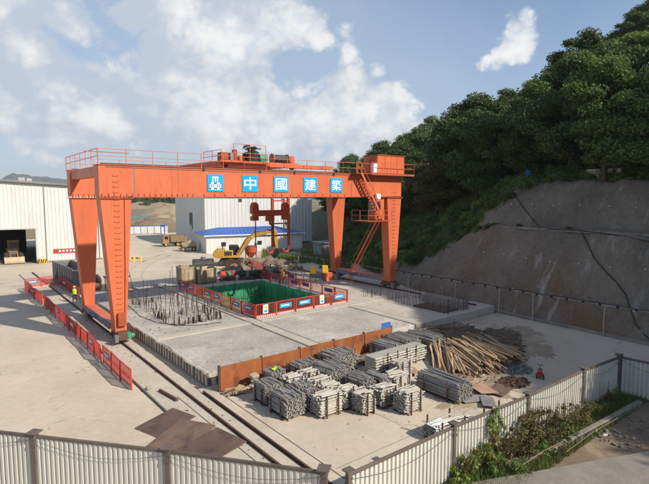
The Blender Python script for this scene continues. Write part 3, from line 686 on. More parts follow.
# sill beams, wheel bogies, blue cover sheets
for xc, z0 in ((LX, 0.0), (RX, DZ)):
    sb = MB().bx(xc - .42, xc + .42, FY - .52, RY + .52, z0 + .86, z0 + 1.34).build('sill_beam', 'orange', gc, bevel=.02)
    for i in range(4):
        y0 = FY + .9 + i * 2.05
        MB().bx(xc - .47, xc - .44, y0, y0 + 1.9, z0 + .80, z0 + 1.30).build('cover_sheet', 'blue_dirty', sb)
    for yc in (FY, RY):
        bg_ = MB().prism([(yc - 1.2, z0 + .38), (yc + 1.2, z0 + .38), (yc + .8, z0 + .95), (yc - .8, z0 + .95)], 'X', xc - .34, xc + .34).build('bogie', 'rust_dark', gc, bevel=.02)
        for dy in (-.75, .75):
            MB().cyl((xc - .10, yc + dy, z0 + .45), (xc + .10, yc + dy, z0 + .45), .31, 18).build('wheel', 'steel_dark', bg_)
        MB().cyl((xc + .34, yc - .75, z0 + .55), (xc + .85, yc - .75, z0 + .55), .18, 12).bx(xc + .3, xc + .62, yc - .95, yc - .35, z0 + .35, z0 + .8).build('drive_motor', 'green_machine', bg_)
        MB().bx(xc - .62, xc - .36, yc - 1.15, yc - .75, z0 + .25, z0 + .8).build('buffer_box', 'steel_grey', bg_, bevel=.02)
MB().bx(LX - .25, LX + .3, FY - .78, FY - .55, 1.35, 2.35).build('junction_box', 'orange_dark', gc, bevel=.02)
# handrails on the girders
post = meshof(MB().bar((0, 0, 0), (0, 0, 1.1), .045), 'rail_post', 'orange')
def handrail(pts, step=2.0, h=1.1, parent=None, par_loc=None, nrail=2):
    p_ = parent or gc; o_ = Vector(par_loc or gc.location)
    mb = MB()
    for a, b in zip(pts[:-1], pts[1:]):
        a, b = Vector(a), Vector(b); n = max(int(round((b - a).length / step)), 1)
        for i in range(n + 1): piece('rail_post', post, p_, a.lerp(b, i / n) - o_, (0, 0, 0), (1, 1, h / 1.1))
        for q in range(nrail): z = h * (1 - q * .48); mb.bar(a + Vector((0, 0, z)), b + Vector((0, 0, z)), .04)
    return mb.build('handrail', 'orange', p_)
zt = GT + .05
handrail([(GX0, FY - .62, zt), (21.0, FY - .62, zt)], 1.9); handrail([(32.2, FY - .62, zt), (36.0, FY - .62, zt)], 1.6)
handrail([(GX0, RY + .62, zt), (GX1, RY + .62, zt)], 2.2); handrail([(GX0 - .02, FY - .62, zt), (GX0 - .02, RY + .62, zt)], 1.8)
handrail([(21.0, FY - .62, zt), (32.2, FY - .62, zt)], 2.2, 1.05)
for z in (zt + .85,): MB().bar((GX0 - .9, FY - .6, z), (GX0 + 2.2, FY - .6, z), .05).build('lamp_arm', 'orange_dark', gc)
# electrical house on its platform, stair, operator's cab
pf = MB().bx(35.4, 41.9, FY - 1.45, FY + 1.6, zt + .02, zt + .10).build('platform', 'orange', gc)
MB().bx(35.4, 41.9, FY - 1.47, FY - 1.45, zt - .1, zt + .10).build('toe_board', 'orange_dark', pf)
eh = MB().bx(36.9, 41.0, FY - .75, FY + 1.45, zt + .11, zt + 2.05).build('electrical_house', 'orange', gc, bevel=.02)
MB().bx(36.85, 41.05, FY - .82, FY + 1.5, zt + 2.05, zt + 2.13).build('house_roof', 'orange_dark', eh)
MB().bx(36.86, 36.90, FY - .4, FY + .5, zt + .15, zt + 1.85).build('house_door', 'orange_dark', eh)
MB().bx(36.3, 36.84, FY - .80, FY - .38, zt + .12, zt + 1.15).build('air_conditioner', 'plastic_white', gc, bevel=.03)
for i in range(3): MB().bx(38 + i * .9, 38.04 + i * .9, FY - .765, FY - .75, zt + .15, zt + 2.0).build('house_seam', 'orange_dark', eh)
handrail([(35.4, FY - 1.42, zt + .1), (41.88, FY - 1.42, zt + .1), (41.88, FY + 1.55, zt + .1)], 1.6)
ocb = MB().bx(37.0, 38.35, FY - .35, FY + .75, 8.55, 10.85).build('operator_cab', 'orange', gc, bevel=.03)
MB().bx(36.96, 37.0, FY - .25, FY + .65, 9.4, 10.5).build('cab_window', 'glass_dark', ocb); MB().bx(37.1, 37.75, FY - .39, FY - .35, 9.5, 10.5).build('cab_window', 'glass_dark', ocb)
MB().bx(36.6, 37.25, FY - .95, FY - .66, 10.75, 11.35).build('air_conditioner', 'plastic_white', gc, bevel=.03)
lp = MB().bx(34.9, 38.4, FY - 1.5, FY + 1.1, 8.42, 8.50).build('cab_platform', 'orange_dark', gc)
handrail([(38.4, FY - 1.47, 8.5), (34.93, FY - 1.47, 8.5), (34.93, FY + 1.07, 8.5)], 1.1)
def stair(a, b, w, n, parent=None, rail=True):
    a, b = Vector(a), Vector(b); d = (b - a); h = Vector((d.x, d.y, 0)).normalized(); sd = Vector((-h.y, h.x, 0)) * w / 2
    mb = MB()
    for s in (-1, 1):
        mb.bar(a + sd * s, b + sd * s, .05, .22)
        if rail:
            mb.bar(a + sd * s + Vector((0, 0, .95)), b + sd * s + Vector((0, 0, .95)), .04)
            for t in (0.02, .35, .68, .98): p = a.lerp(b, t) + sd * s; mb.bar(p, p + Vector((0, 0, .95)), .035)
    st = mb.build('stair', 'orange', parent or gc)
    tr = meshof(MB().box((0, 0, 0), (.22, w, .03)), 'tread', 'orange_dark')
    for i in range(n):
        p = a.lerp(b, (i + .5) / n); piece('tread', tr, st, p - Vector(gc.location), (0, 0, math.atan2(h.y, h.x)))
stair((34.0, FY - 1.12, zt + .05), (37.2, FY - 1.12, 8.5), .62, 16)
handrail([(33.3, FY - 1.42, zt + .04), (34.0, FY - 1.42, zt + .04)], .7)
MB().bx(33.2, 35.4, FY - 1.45, FY - .66, zt - .02, zt + .04).build('landing', 'orange_dark', gc)
stair((RX - .95, FY + .9, 8.4), (RX - .95, FY + 5.2, 2.2), .6, 18)
MB().bx(RX - 1.35, RX - .45, FY + 4.9, FY + 6.2, 2.05, 2.13).bar((RX - 1.3, FY + 5, .8), (RX - 1.3, FY + 5, 2.1), .07).bar((RX - .6, FY + 6.1, .8), (RX - .6, FY + 6.1, 2.1), .07).build('landing', 'orange_dark', gc)
# sign plates with the emblem and the four characters
SX = [((207, 223), None), ((242, 257.5), '中'), ((273.5, 288), '國'), ((303, 317), '建'), ((330, 342), '築')]
for (xa, xb), ch in SX:
    a = atY(xa, 180, FY - .6).x; b = atY(xb, 180, FY - .6).x; w = b - a; c = (a + b) / 2; zc = 12.16; h = 1.42
    sp = MB().bx(a, b, FY - .665, FY - .635, zc - h / 2, zc + h / 2).build('sign_plate', 'blue_sign', gc, bevel=.008)
    yo = FY - .672
    if ch:
        me = text_mesh(ch, 'character', 1.16, .006); me.materials.clear(); me.materials.append(MATS['sign_white'])
        xs = [v.co.x for v in me.vertices]; ys = [v.co.y for v in me.vertices]
        sx = w * .78 / (max(xs) - min(xs)); sy = h * .74 / (max(ys) - min(ys)); mx_, my_ = (max(xs) + min(xs)) / 2, (max(ys) + min(ys)) / 2
        piece('character', me, sp, Vector((c - mx_ * sx, yo, zc - my_ * sy)) - Vector(gc.location), (R(90), 0, 0), (sx, sy, 1))
        me2 = me.copy()
    else:
        mb = MB(); q = w / 1.6
        def st_(x0, x1, z0, z1): mb.bx(c + x0 * q, c + x1 * q, yo - .006, yo + .006, zc + z0, zc + z1)
        st_(-.32, .32, .42, .52); st_(-.32, -.22, .06, .42); st_(-.06, .04, .10, .42); st_(.16, .26, .10, .42)
        for s in (-.58, .02):
            st_(s, s + .11, -.50, .02); st_(s + .43, s + .54, -.50, .02); st_(s, s + .54, -.52, -.40); st_(s, s + .54, -.08, .03); st_(s + .22, s + .32, -.4, -.08)
        st_(-.58, .56, -.56, -.50)
        mb.build('emblem', 'sign_white', sp)

# ---------------------------------------------------------------- trolley on the girders
tr = thing('crane_trolley', 'orange hoist trolley with dark drum and green motor on top of the crane', 'trolley', (26, 43.2, zt + .17))
tz = zt + .40; DY = FY + 1.5
def tx(px, Y=DY): return atY(px, 162, Y).x
def tb(name, x0, x1, y0, y1, z0, z1, mat='orange', bevel=.015): return MB().bx(x0, x1, y0, y1, z0, z1).build(name, mat, tr, bevel=bevel)
X0, X1 = tx(219, FY), tx(297, FY)
for y in (FY, RY): tb('side_frame', X0, X1, y - .28, y + .28, tz, tz + .36)
for u in (.04, .35, .66, .95): x = X0 + (X1 - X0) * u; tb('cross_frame', x - .22, x + .22, FY + .3, RY - .3, tz + .02, tz + .34)
for x in (X0 + .6, X1 - .6):
    for y in (FY, RY): MB().cyl((x, y - .12, zt + .40), (x, y + .12, zt + .40), .24, 14).build('trolley_wheel', 'steel_dark', tr)
tb('front_beam', tx(268, FY), tx(331, FY), FY - .30, FY + .30, tz - .08, tz + .26, 'orange')
for y in (DY, RY - 1.5):
    d = MB().cyl((tx(272), y, tz + .85), (tx(287), y, tz + .85), .38, 20).build('rope_drum', 'steel_dark', tr)
    for x in (tx(272), tx(287)): MB().cyl((x - .04, y, tz + .85), (x + .04, y, tz + .85), .48, 20).build('drum_flange', 'orange', d)
    for i in range(14): x = tx(272) + .1 + i * (tx(287) - tx(272) - .2) / 13; MB().cyl((x - .012, y, tz + .85), (x + .012, y, tz + .85), .395, 16).build('rope_turn', 'rope', d)
tb('gearbox', tx(287) + .1, tx(292), DY - .45, DY + .45, tz + .36, tz + 1.15, 'orange')
MB().cyl((tx(258.5), DY, tz + .85), (tx(266), DY, tz + .85), .36, 14).bx(tx(259.5), tx(265), DY - .35, DY + .35, tz + .36, tz + .6).build('hoist_motor', 'green_machine', tr)
m = MB(); rg = random.Random(4); xa_, xb_ = tx(243.5), tx(257)
for i in range(34):
    x = rg.uniform(xa_ + .3, xb_ - .3); y = DY + rg.uniform(-.6, .6); z = tz + .7 + rg.uniform(0, 1.25) * (1 - .5 * abs(x - (xa_ + xb_) / 2))
    m.tube([(x - rg.uniform(.2, .5), y, z), (x, y + rg.uniform(-.3, .3), z + rg.uniform(-.05, .2)), (x + rg.uniform(.2, .5), y, z + rg.uniform(-.1, .1))], .055, 5)
m.bx(xa_ + .2, xb_ - .2, DY - .5, DY + .5, tz + .36, tz + 1.25).build('hose_bundle', 'black', tr)
tb('control_box', tx(219.5), tx(226.5), DY - .4, DY + .4, tz + .36, tz + 1.15, 'orange_dark')
for px, h_ in ((229, .8), (233, 1.1), (238, .6)): MB().bx(tx(px), tx(px) + .3, DY - .3, DY + .2, tz + .36, tz + .36 + h_).build('brake_unit', rg.choice(['orange_dark', 'steel_grey', 'orange']), tr, bevel=.02)
handrail([(tx(231, FY), FY - .5, tz + .2), (tx(263, FY), FY - .5, tz + .2)], 1.5, 1.55, parent=tr, par_loc=tr.location); handrail([(X0, FY - .5, tz + .2), (X0, FY + 3, tz + .2)], 1.7, 1.0, parent=tr, par_loc=tr.location)
tb('side_walkway', X0 - .3, tx(266, FY), FY - .66, FY + .1, tz + .16, tz + .22, 'orange_dark', 0)
# ---------------------------------------------------------------- lifting beam with sheaves and hook
HY = 43.6; hx0, hx1 = atY(250.5, 210, HY).x, atY(289.5, 210, HY).x
lb = thing('lifting_beam', 'red lifting beam with sheave blocks hanging under the crane girder', 'lifting beam', (27.5, HY, 9))
MB().bx(hx0 + .3, hx1 - .3, HY - .3, HY + .3, 9.05, 9.65).build('beam', 'orange_dark', lb, bevel=.03)
for x in (hx0 + .45, hx1 - .55):
    s = MB().prism([(x - .34, 9.3), (x + .38, 9.3), (x + .32, 10.2), (x + .08, 10.5), (x - .2, 10.4), (x - .34, 10.0)], 'Y', HY - .34, HY + .34).build('sheave_block', 'orange_dark', lb, bevel=.03)
    MB().cyl((x, HY - .45, 10.1), (x, HY + .45, 10.1), .24, 18).build('sheave', 'orange_dark', s)
    MB().bx(x - .35, x + .35, HY - .29, HY + .29, 8.6, 9.06).build('lug', 'orange_dark', lb, bevel=.03)
    for dx in (-.2, .2): MB().cyl((x + dx, HY, 10.2), (x + dx, HY, tz), .022, 6).build('wire_rope', 'rope', lb)
xm = (hx0 + hx1) / 2 - .1
MB().bx(xm - .4, xm + .4, HY - .28, HY + .28, 8.5, 9.06).build('hook_block', 'orange_dark', lb, bevel=.03)
hp = [(xm, HY, 8.5), (xm, HY, 8.2)] + [(xm + .34 * math.sin(t) - 0.0, HY, 7.86 + .34 * math.cos(t)) for t in np.linspace(0, 4.2, 12)]
MB().tube(hp, .10, 8, .5).build('hook', 'steel_dark', lb, smooth=True)
MB().cyl((hx0 + .55, HY, 8.6), (hx0 + .55, HY, 6.3), .06, 8).build('hanger_rod', 'rust_dark', lb); MB().ball((hx0 + .55, HY, 6.2), .16, 8, 6).build('shackle', 'steel_dark', lb)
MB().cyl((hx1 - .75, HY, 8.6), (hx1 - .75, HY, 6.4), .05, 8).build('hanger_rod', 'galv', lb)
# ladder shaped frame ending in two tipping hooks
ty = 44.6; xa, xb = atY(272.5, 220, ty).x, atY(288.5, 220, ty).x
hf = thing('tipping_hook_frame', 'red ladder shaped frame with two upturned hooks hanging from the crane', 'hook frame', (xa + .9, ty, 5))
for x in (xa, xb):
    MB().bx(x - .13, x + .13, ty - .13, ty + .13, 5.6, 13.2).build('upright', 'orange_dark', hf, bevel=.02)
    MB().tube([(x, ty, 5.75), (x, ty, 5.35), (x - .14, ty, 5.08), (x - .42, ty, 5.0), (x - .66, ty, 5.14), (x - .74, ty, 5.42)], .13, 8, .8).build('hook', 'red_paint', hf, smooth=True)
for z in (10.6, 8.15, 6.85): MB().bar((xa, ty, z), (xb, ty, z), .1, .14).build('crossbar', 'orange_dark', hf)

# ---------------------------------------------------------------- crane rails
def rail(x, y0, y1, z, label, name='crane_rail'):
    prof = [(x - .06, z), (x + .06, z), (x + .06, z + .02), (x + .015, z + .035), (x + .015, z + .10), (x + .04, z + .11), (x + .04, z + .14), (x - .04, z + .14), (x - .04, z + .11), (x - .015, z + .10), (x - .015, z + .035), (x - .06, z + .02)]
    return tag(MB().prism(prof, 'Y', y0, y1).build(name, 'rust_dark'), label, 'rail')
rail(LX, 11, 82, 0.002, 'long rusty crane rail running under the left crane legs to the fence')
rail(11.25 - .05, 11, 25.2, 0.002, 'short rusty rail beside the long rail in the foreground strip')
rail(RX, 27, 70, DZ + .003, 'rusty crane rail under the right crane legs near the slope')
# ================================================================ STORAGE YARD
# rusty sheet wall in front of the deck
sw = thing('rusty_sheet_wall', 'long wall of rusty brown steel sheets along the front of the deck', 'sheet wall', (19, 24.75, 0))
xs = [12.0, 14.75, 17.55, 20.35, 23.1, 25.85]
for i in range(5):
    MB().bx(xs[i] + .03, xs[i + 1] - .03, 24.70, 24.74, 0.0, 1.46 - .03 * (i % 2)).build('sheet', 'rust', sw)
for x in xs: MB().bx(x - .07, x + .07, 24.74, 24.86, 0, 1.52).build('post', 'rust_dark', sw)
for i in range(2): MB().bx(xs[0], xs[-1], 24.745, 24.78, .35 + i * .75, .42 + i * .75).build('back_rail', 'rust_dark', sw)
MB().bx(24.9, 25.8, 24.80, 24.83, 1.1, 1.85).build('blue_board', 'blue_paint', sw)
for i, x in enumerate((20.3, 24.6)): MB().bar((x, 23.9, .02), (x + .2, 24.68, 1.1), .05).build('brace', 'rust_dark', sw)

# scaffold tube bundles, each in a rack with four posts
def bundle_mesh(seed, L, W, H, r, messy=0.0, mat='galv'):
    """tubes lying along local X inside L x W x H, near corner at the origin"""
    rg = random.Random(seed); mb = MB(); pitch = r * 2.02; ny = max(int(W / pitch), 2); nz = max(int(H / (pitch * .9)), 2)
    for k in range(nz):
        for j in range(ny):
            edge = k >= nz - 2 or j <= 1 or j >= ny - 2
            y = r + j * pitch + (r if k % 2 else 0); z = r + k * pitch * .9
            if y > W: continue
            d0 = rg.uniform(-.09, .05); d1 = rg.uniform(-.05, .09)
            dy = rg.gauss(0, .012 + messy * .10 * (k / nz)); dy2 = rg.gauss(0, .012 + messy * .16 * (k / nz)); dz = rg.gauss(0, .006) + (messy * rg.uniform(0, .05) if edge else 0)
            mb.cyl((d0, y + dy, z + dz), (L + d1, y + dy2, z + dz + rg.gauss(0, .006 + messy * .03)), r * rg.uniform(.9, 1.02), 6)
    for q in range(int(5 + 14 * messy)):
        y = rg.uniform(.05, W - .05); z = H + r * rg.uniform(.6, 1.8); a = rg.uniform(-.15, .15) * (1 + 3 * messy)
        mb.cyl((rg.uniform(0, .2), y, z), (L - rg.uniform(0, .3), min(max(y + a, 0), W), z + rg.uniform(-.01, .03)), r, 6)
    return meshof(mb, 'tubes', mat)
# (near corner X, Y, extent X, extent Y, height, tube axis, material, messy, label)
Bn = [
 (12.98, 21.45, 1.25, 1.35, 1.02, 'Y', 'galv', .1, 'upright edged grey tube bundle leftmost in the front row of the yard'),
 (12.85, 19.35, 1.30, 1.75, 1.05, 'Y', 'galv', .9, 'splayed grey tube bundle with open ends facing forward, front row'),
 (14.38, 18.42, 1.42, 1.00, 1.05, 'X', 'galv_pale', .1, 'sunlit pale tube bundle beside the splayed one in the front row'),
 (16.28, 17.38, .85, 1.05, 1.08, 'X', 'galv_pale', .1, 'short pale tube bundle third from the left in the front row'),
 (17.98, 16.08, 1.35, 1.05, 1.08, 'X', 'galv_pale', .15, 'sunlit tube bundle with horizontal pipes at the right of the front row'),
 (17.55, 17.35, 1.2, 1.1, 1.0, 'X', 'galv', .2, 'tube bundle directly behind the right front bundle'),
 (21.05, 15.3, 1.40, 3.1, 1.0, 'Y', 'galv', .35, 'long grey tube bundle lying apart at the right of the stacks'),
 (14.3, 23.0, 1.15, 1.1, 1.0, 'Y', 'galv', .2, 'tube bundle with a yellow scrap on top near the rusty wall'),
 (16.25, 23.0, 1.9, 1.3, .95, 'Y', 'galv', .6, 'dark grey tube bundle against the rusty wall behind the pale ones'),
 (14.65, 21.62, 1.1, 1.1, .98, 'X', 'galv_pale', .1, 'pale topped tube bundle in the second row from the rusty wall'),
 (15.85, 21.75, 1.05, 1.05, 1.0, 'X', 'galv_pale', .1, 'pale topped tube bundle right of its twin near the rusty wall'),
 (14.40, 20.35, 1.1, 1.15, .92, 'Y', 'galv', .4, 'grey tube bundle between the splayed bundle and the pale ones'),
 (15.55, 20.45, 1.25, 1.05, .98, 'X', 'galv_pale', .1, 'pale topped tube bundle in the middle of the stacks'),
 (14.35, 19.55, 1.0, .72, .95, 'Y', 'galv', .3, 'small grey tube bundle squeezed behind the pale front one'),
 (17.1, 21.0, 1.9, 2.1, 1.08, 'Y', 'galv', 1.0, 'large untidy heap of grey tubes in front of the rusty wall'),
 (18.75, 22.6, 2.0, 1.9, 1.15, 'Y', 'galv', 1.0, 'highest untidy heap of grey tubes at the middle of the rusty wall'),
 (15.5, 19.5, 1.15, .85, .95, 'X', 'galv_pale', .1, 'pale tube bundle right behind the sunlit front bundle'),
 (15.95, 18.45, 1.15, .9, .98, 'X', 'galv_pale', .1, 'pale tube bundle behind the short one of the front row'),
 (20.7, 21.15, 5.1, 1.0, 1.10, 'E', 'galv_pale', .1, 'long white stack of pipe ends like a low wall across the yard'),
 (21.3, 19.7, 1.2, .95, .95, 'X', 'galv', .2, 'dark tube bundle standing before the long white stack'),
 (19.6, 18.3, 1.35, 1.2, .92, 'X', 'galv_pale', .2, 'pale tube bundle left of the long bundle lying apart'),
 (17.8, 19.1, 1.0, 1.7, .85, 'Y', 'galv', .6, 'loose grey tube bundle lying lengthwise behind the front row'),
 (18.9, 18.6, .62, 1.9, .85, 'Y', 'galv', .6, 'narrow loose tube bundle beside the lengthwise one'),
 (23.2, 22.35, 1.5, 2.1, .95, 'Y', 'galv', .5, 'grey tube bundle at the right end of the rusty wall'),
 (24.95, 22.4, 1.6, 2.6, 1.0, 'Y', 'galv', .5, 'grey tube bundle just behind the white stack near the wall end'),
 (26.75, 21.7, 1.6, 2.9, 1.0, 'Y', 'galv', .5, 'rearmost grey tube bundle beside the timber pile'),
]
postm = meshof(MB().bx(-.03, .03, -.03, .03, 0, 1.0), 'rack_post', 'rust_dark')
for i, (x, y, lx, ly, h, ax, mt, messy, lab) in enumerate(Bn):
    b = thing('tube_bundle', lab, 'tube bundle', (x, y, 0), 0.0, 'scaffold tube bundles in the storage yard')
    hh = h - .12; lx *= .93; ly *= .93; messy = min(messy, .55)
    if ax == 'X': t = piece('tubes', bundle_mesh(100 + i, lx, ly, hh, .038, messy, mt), b, (0, 0, .12))
    elif ax == 'Y': t = piece('tubes', bundle_mesh(100 + i, ly, lx, hh, .038, messy, mt), b, (lx, 0, .12), (0, 0, R(90)))
    else:                                   # short tubes stacked with their ends to the front, in courses
        mb = MB(); rg = random.Random(7)
        for k in range(6):
            z = .02 + k * .16
            q = 0.0
            while q < lx - .2:
                w = rg.uniform(.24, .40); mb.cyl((q + .02, rg.uniform(-.05, .03), z + .06), (q + w, rg.uniform(-.05, .03), z + .06 + rg.uniform(-.01, .01)), .055, 6)
                mb.bx(q, q + w - .03, .05, ly, z, z + .125); q += w
        t = piece('tubes', meshof(mb, 'tubes', mt), b, (0, 0, .12))
    t['kind'] = 'stuff'
    fr = MB().bx(-.02, lx + .02, .12, .20, .03, .115).bx(-.02, lx + .02, ly - .20, ly - .12, .03, .115).bx(.1, .18, -.02, ly + .02, 0.0, .03).bx(lx - .18, lx - .1, -.02, ly + .02, 0.0, .03).build('rack_base', 'rust_dark', b, world=False)
    n = 2 if ax != 'E' else 4
    ph = (h + rnd.uniform(.02, .16))
    for s in range(n):
        f = .22 + .56 * s / (n - 1)
        if ax in 'XE': pos = [(lx * f, -.055, 0), (lx * f, ly + .055, 0)]
        else: pos = [(-.055, ly * f, 0), (lx + .055, ly * f, 0)]
        for p in pos: piece('rack_post', postm, b, p, (0, 0, 0), (1, 1, ph))
sc_ = tag(MB().box((0, 0, 0), (.32, .2, .05), Euler((.2, .1, .5)).to_matrix()).box((.14, .08, .05), (.2, .16, .05), Euler((-.3, .2, 1)).to_matrix()).build('yellow_scrap', 'vest'), 'bright yellow cloth scrap on a tube bundle near the rusty wall', 'cloth'); sc_.location = (14.85, 23.5, 1.06)
b = thing('tube_bundle', 'tube bundle capped with a white sheet just behind the near fence', 'tube bundle', (16.9, 13.35, 0), R(-8), 'scaffold tube bundles in the storage yard')
t = piece('tubes', bundle_mesh(300, 2.4, .85, .55, .038, .3, 'galv'), b, (0, 0, .1)); t['kind'] = 'stuff'
MB().box((.45, .40, .70), (.9, .62, .05), Euler((.03, -.06, .1)).to_matrix()).build('white_sheet', 'plastic_white', b, world=False, bevel=.02)
for p in ((.3, -.05, 0), (.3, .93, 0), (1.7, -.05, 0), (1.7, .93, 0)): piece('rack_post', postm, b, p, (0, 0, 0), (1, 1, .95))
MB().bx(0, 2.4, .1, .18, 0, .1).bx(0, 2.4, .7, .78, 0, .1).build('rack_base', 'rust_dark', b, world=False)
b = thing('tube_bundle', 'low tube bundle half hidden by the fence right of the white sheet', 'tube bundle', (19.3, 12.0, 0), R(4), 'scaffold tube bundles in the storage yard')
t = piece('tubes', bundle_mesh(301, 2.2, .7, .5, .038, .3, 'galv'), b, (0, 0, .1)); t['kind'] = 'stuff'
for p in ((.4, -.05, 0), (.4, .75, 0), (1.8, -.05, 0), (1.8, .75, 0)): piece('rack_post', postm, b, p, (0, 0, 0), (1, 1, 1.1))

# timber pile: every beam a piece
def pile(name, label, c, spec, mat, seed, group=None):
    t = thing(name, label, 'timber pile', c, 0, group); rg = random.Random(seed)
    for (n, cx, cy, a0, da, L, spread, z0, z1, slope) in spec:
        variants = [meshof(MB().box((0, 0, 0), (L * q, .09, .09)), 'beam', mat, bevel=.008) for q in (.75, .9, 1.0)]
        grey_ = [meshof(MB().box((0, 0, 0), (L * .95, .10, .05)), 'beam', 'timber_old', bevel=.006)]
        for i in range(n):
            u = rg.random(); a = a0 + rg.gauss(0, da); off = rg.uniform(-1, 1) * spread
            x = cx - math.sin(a0) * off + rg.uniform(-.3, .3) * math.cos(a0); y = cy + math.cos(a0) * off + rg.uniform(-.3, .3) * math.sin(a0)
            prof = max(0, 1 - (off / spread) ** 2) ** .5
            z = z0 + (z1 - z0) * prof * math.sqrt(u) + .05
            tilt = slope + rg.gauss(0, .035)
            o = piece('beam', rg.choice(variants if rg.random() < .86 else grey_), t, (x - c[0], y - c[1], z - c[2]), (rg.uniform(-.3, .3), tilt, a))
    return t
pile('timber_pile', 'big heap of long sawn timber beams fanned out beside the tube bundles', (26.5, 18.6, 0),
     [(74, 26.2, 19.7, R(-134), .07, 4.4, 1.3, .05, .62, .15), (60, 27.0, 18.6, R(-112), .10, 4.0, 1.2, .05, .80, .13), (70, 29.2, 18.9, R(-96), .09, 4.2, 1.5, .05, .92, .08), (30, 28.4, 18.6, R(-104), .22, 4.0, 1.7, .70, 1.0, .09), (22, 30.8, 19.6, R(-80), .35, 3.2, 1.4, .03, .3, .02)], 'timber', 31)
pile('timber_pile', 'flat grey weathered timber scattered at the foot of the slope', (32.0, 22.5, 0),
     [(80, 31.6, 22.4, R(140), .3, 3.2, 3.4, .02, .30, .01), (50, 34.0, 20.6, R(128), .45, 2.6, 2.8, .02, .14, .01), (40, 30.5, 23.6, R(60), .5, 2.2, 2.4, .02, .3, .02), (26, 28.8, 24.4, R(165), .3, 2.6, 1.6, .02, .3, .02)], 'timber_old', 32)
pile('timber_pile', 'pale offcuts piled on the deck edge behind the rusty wall end', (27.6, 25.3, 0),
     [(38, 27.4, 25.0, R(10), .5, 1.5, 1.0, .05, .55, .1), (22, 30.2, 25.1, R(170), .5, 1.7, .8, .05, .45, .1)], 'timber', 33)
pile('timber_pile', 'loose sticks lying in front of the left end of the rusty wall', (12.7, 24.1, 0), [(16, 12.9, 24.1, R(15), .35, 1.5, .45, .02, .16, .04)], 'timber', 34)
pile('timber_pile', 'brown planks lying by the white stack near the rusty wall', (21.6, 23.4, 0), [(26, 21.6, 23.5, R(160), .2, 2.4, .7, .02, .3, .02)], 'timber_old', 35)
# plywood sheets and scraps on the tan ground
for i, (px, py, w, d, rz, tl, mt, lab) in enumerate(((462, 381, 2.3, 1.2, .5, .03, 'plywood', 'pinkish plywood sheet lying nearest the timber pile'), (480, 388, 2.2, 1.1, 1.1, .06, 'plywood', 'tilted pinkish plywood sheet in the middle of the scraps'),
        (500, 390, 1.8, 1.0, .2, .02, 'rust_plate', 'dark stained board among the plywood scraps'), (447, 385, 1.5, .9, 1.4, .12, 'plywood', 'short plywood offcut beside the long bundle'), (475, 399, 1.7, .8, -.4, .0, 'galv', 'grey metal sheet lying on the tan ground'),
        (488, 403, 1.4, .7, .7, .05, 'steel_grey', 'dark grey metal sheet next to the fence'), (410, 372, 1.6, .9, .9, .1, 'plywood', 'plywood offcut before the white stack'))):
    p = G(px, py, .05); o = MB().box((0, 0, 0), (w, d, .025)).build('sheet_scrap', mt); o.location = (p.x, p.y, .04 + i * .012 + tl * w * .5); o.rotation_euler = (tl, tl, rz); tag(o, lab, 'board')
def rubble(name, label, px, py, n, rad, size, mat, seed, z=0.0):
    p = G(px, py, z); rg = random.Random(seed); mb = MB()
    for i in range(n):
        a = rg.uniform(0, 6.28); q = rad * math.sqrt(rg.random()); s = size * rg.uniform(.4, 1.3)
        mb.box((p.x + q * math.cos(a) * 1.3, p.y + q * math.sin(a), z + s * .3 + .18 * (1 - q / rad) * rg.random()), (s, s * rg.uniform(.4, .9), s * rg.uniform(.2, .6)), Euler((rg.uniform(-.5, .5), rg.uniform(-.5, .5), a * 3)).to_matrix())
    o = mb.build(name, mat); o['kind'] = 'stuff'; o['label'] = label; o['category'] = 'debris'; return o
rubble('scrap_chips', 'heap of dark rusty couplers beside the timber pile', 513, 383, 260, .85, .14, 'rust_dark', 3)
rubble('scrap_chips', 'bluish grey metal scraps at the tip of the timber pile', 516, 370, 240, .9, .15, 'steel_grey', 4)
rubble('scrap_chips', 'wood chips strewn around the timber pile', 480, 378, 220, 2.2, .11, 'timber_old', 5)
rubble('scrap_chips', 'pale rubble before the left end of the rusty wall', 252, 380, 60, .6, .16, 'stone', 6)
rubble('scrap_chips', 'wood and rubble strewn along the deck edge', 440, 328, 260, 2.0, .16, 'timber_old', 8, .05)
# white block beside the bundle near the wall
sk = thing('sack_stack', 'dusty off white sacks slumped between the rusty wall and the tube bundles', 'sack', (13.75, 23.95, 0))
for i, (dx, dy, dz, rz) in enumerate(((0, 0, .16, .2), (.1, .1, .46, .9), (.4, .3, .15, 1.4), (.05, .05, .74, .4))):
    MB().box((0, 0, 0), (.62, .42, .27)).build('sack', 'stone' if i % 2 else 'galv_pale', sk, world=False, bevel=.09).location = (dx, dy, dz)
    sk.children[-1].rotation_euler = (.1 * i, .15, rz)
# small red machine
sm = thing('cut_off_saw', 'small red wheeled machine standing alone in the shaded yard', 'machine', tuple(G(540, 378)), R(30)); sm.scale = (.7, .7, .7)
MB().bx(-.35, .35, -.22, .22, .22, .45).build('base', 'red_paint', sm, world=False, bevel=.03); MB().cyl((-.1, -.18, .58), (-.1, .2, .58), .18, 14).build('engine', 'red_paint', sm, world=False)
MB().bar((.3, 0, .4), (.65, 0, .95), .06).bar((.65, -.25, .95), (.65, .25, .95), .05).build('handle', 'steel_dark', sm, world=False); MB().bx(.1, .4, -.15, .15, .45, .75).build('guard', 'steel_dark', sm, world=False, bevel=.04)
wh = meshof(MB().cyl((0, -.04, 0), (0, .04, 0), .16, 14), 'wheel', 'rubber')
for x, y in ((-.28, -.28), (-.28, .28), (.25, -.28), (.25, .28)): piece('wheel', wh, sm, (x, y, .16))
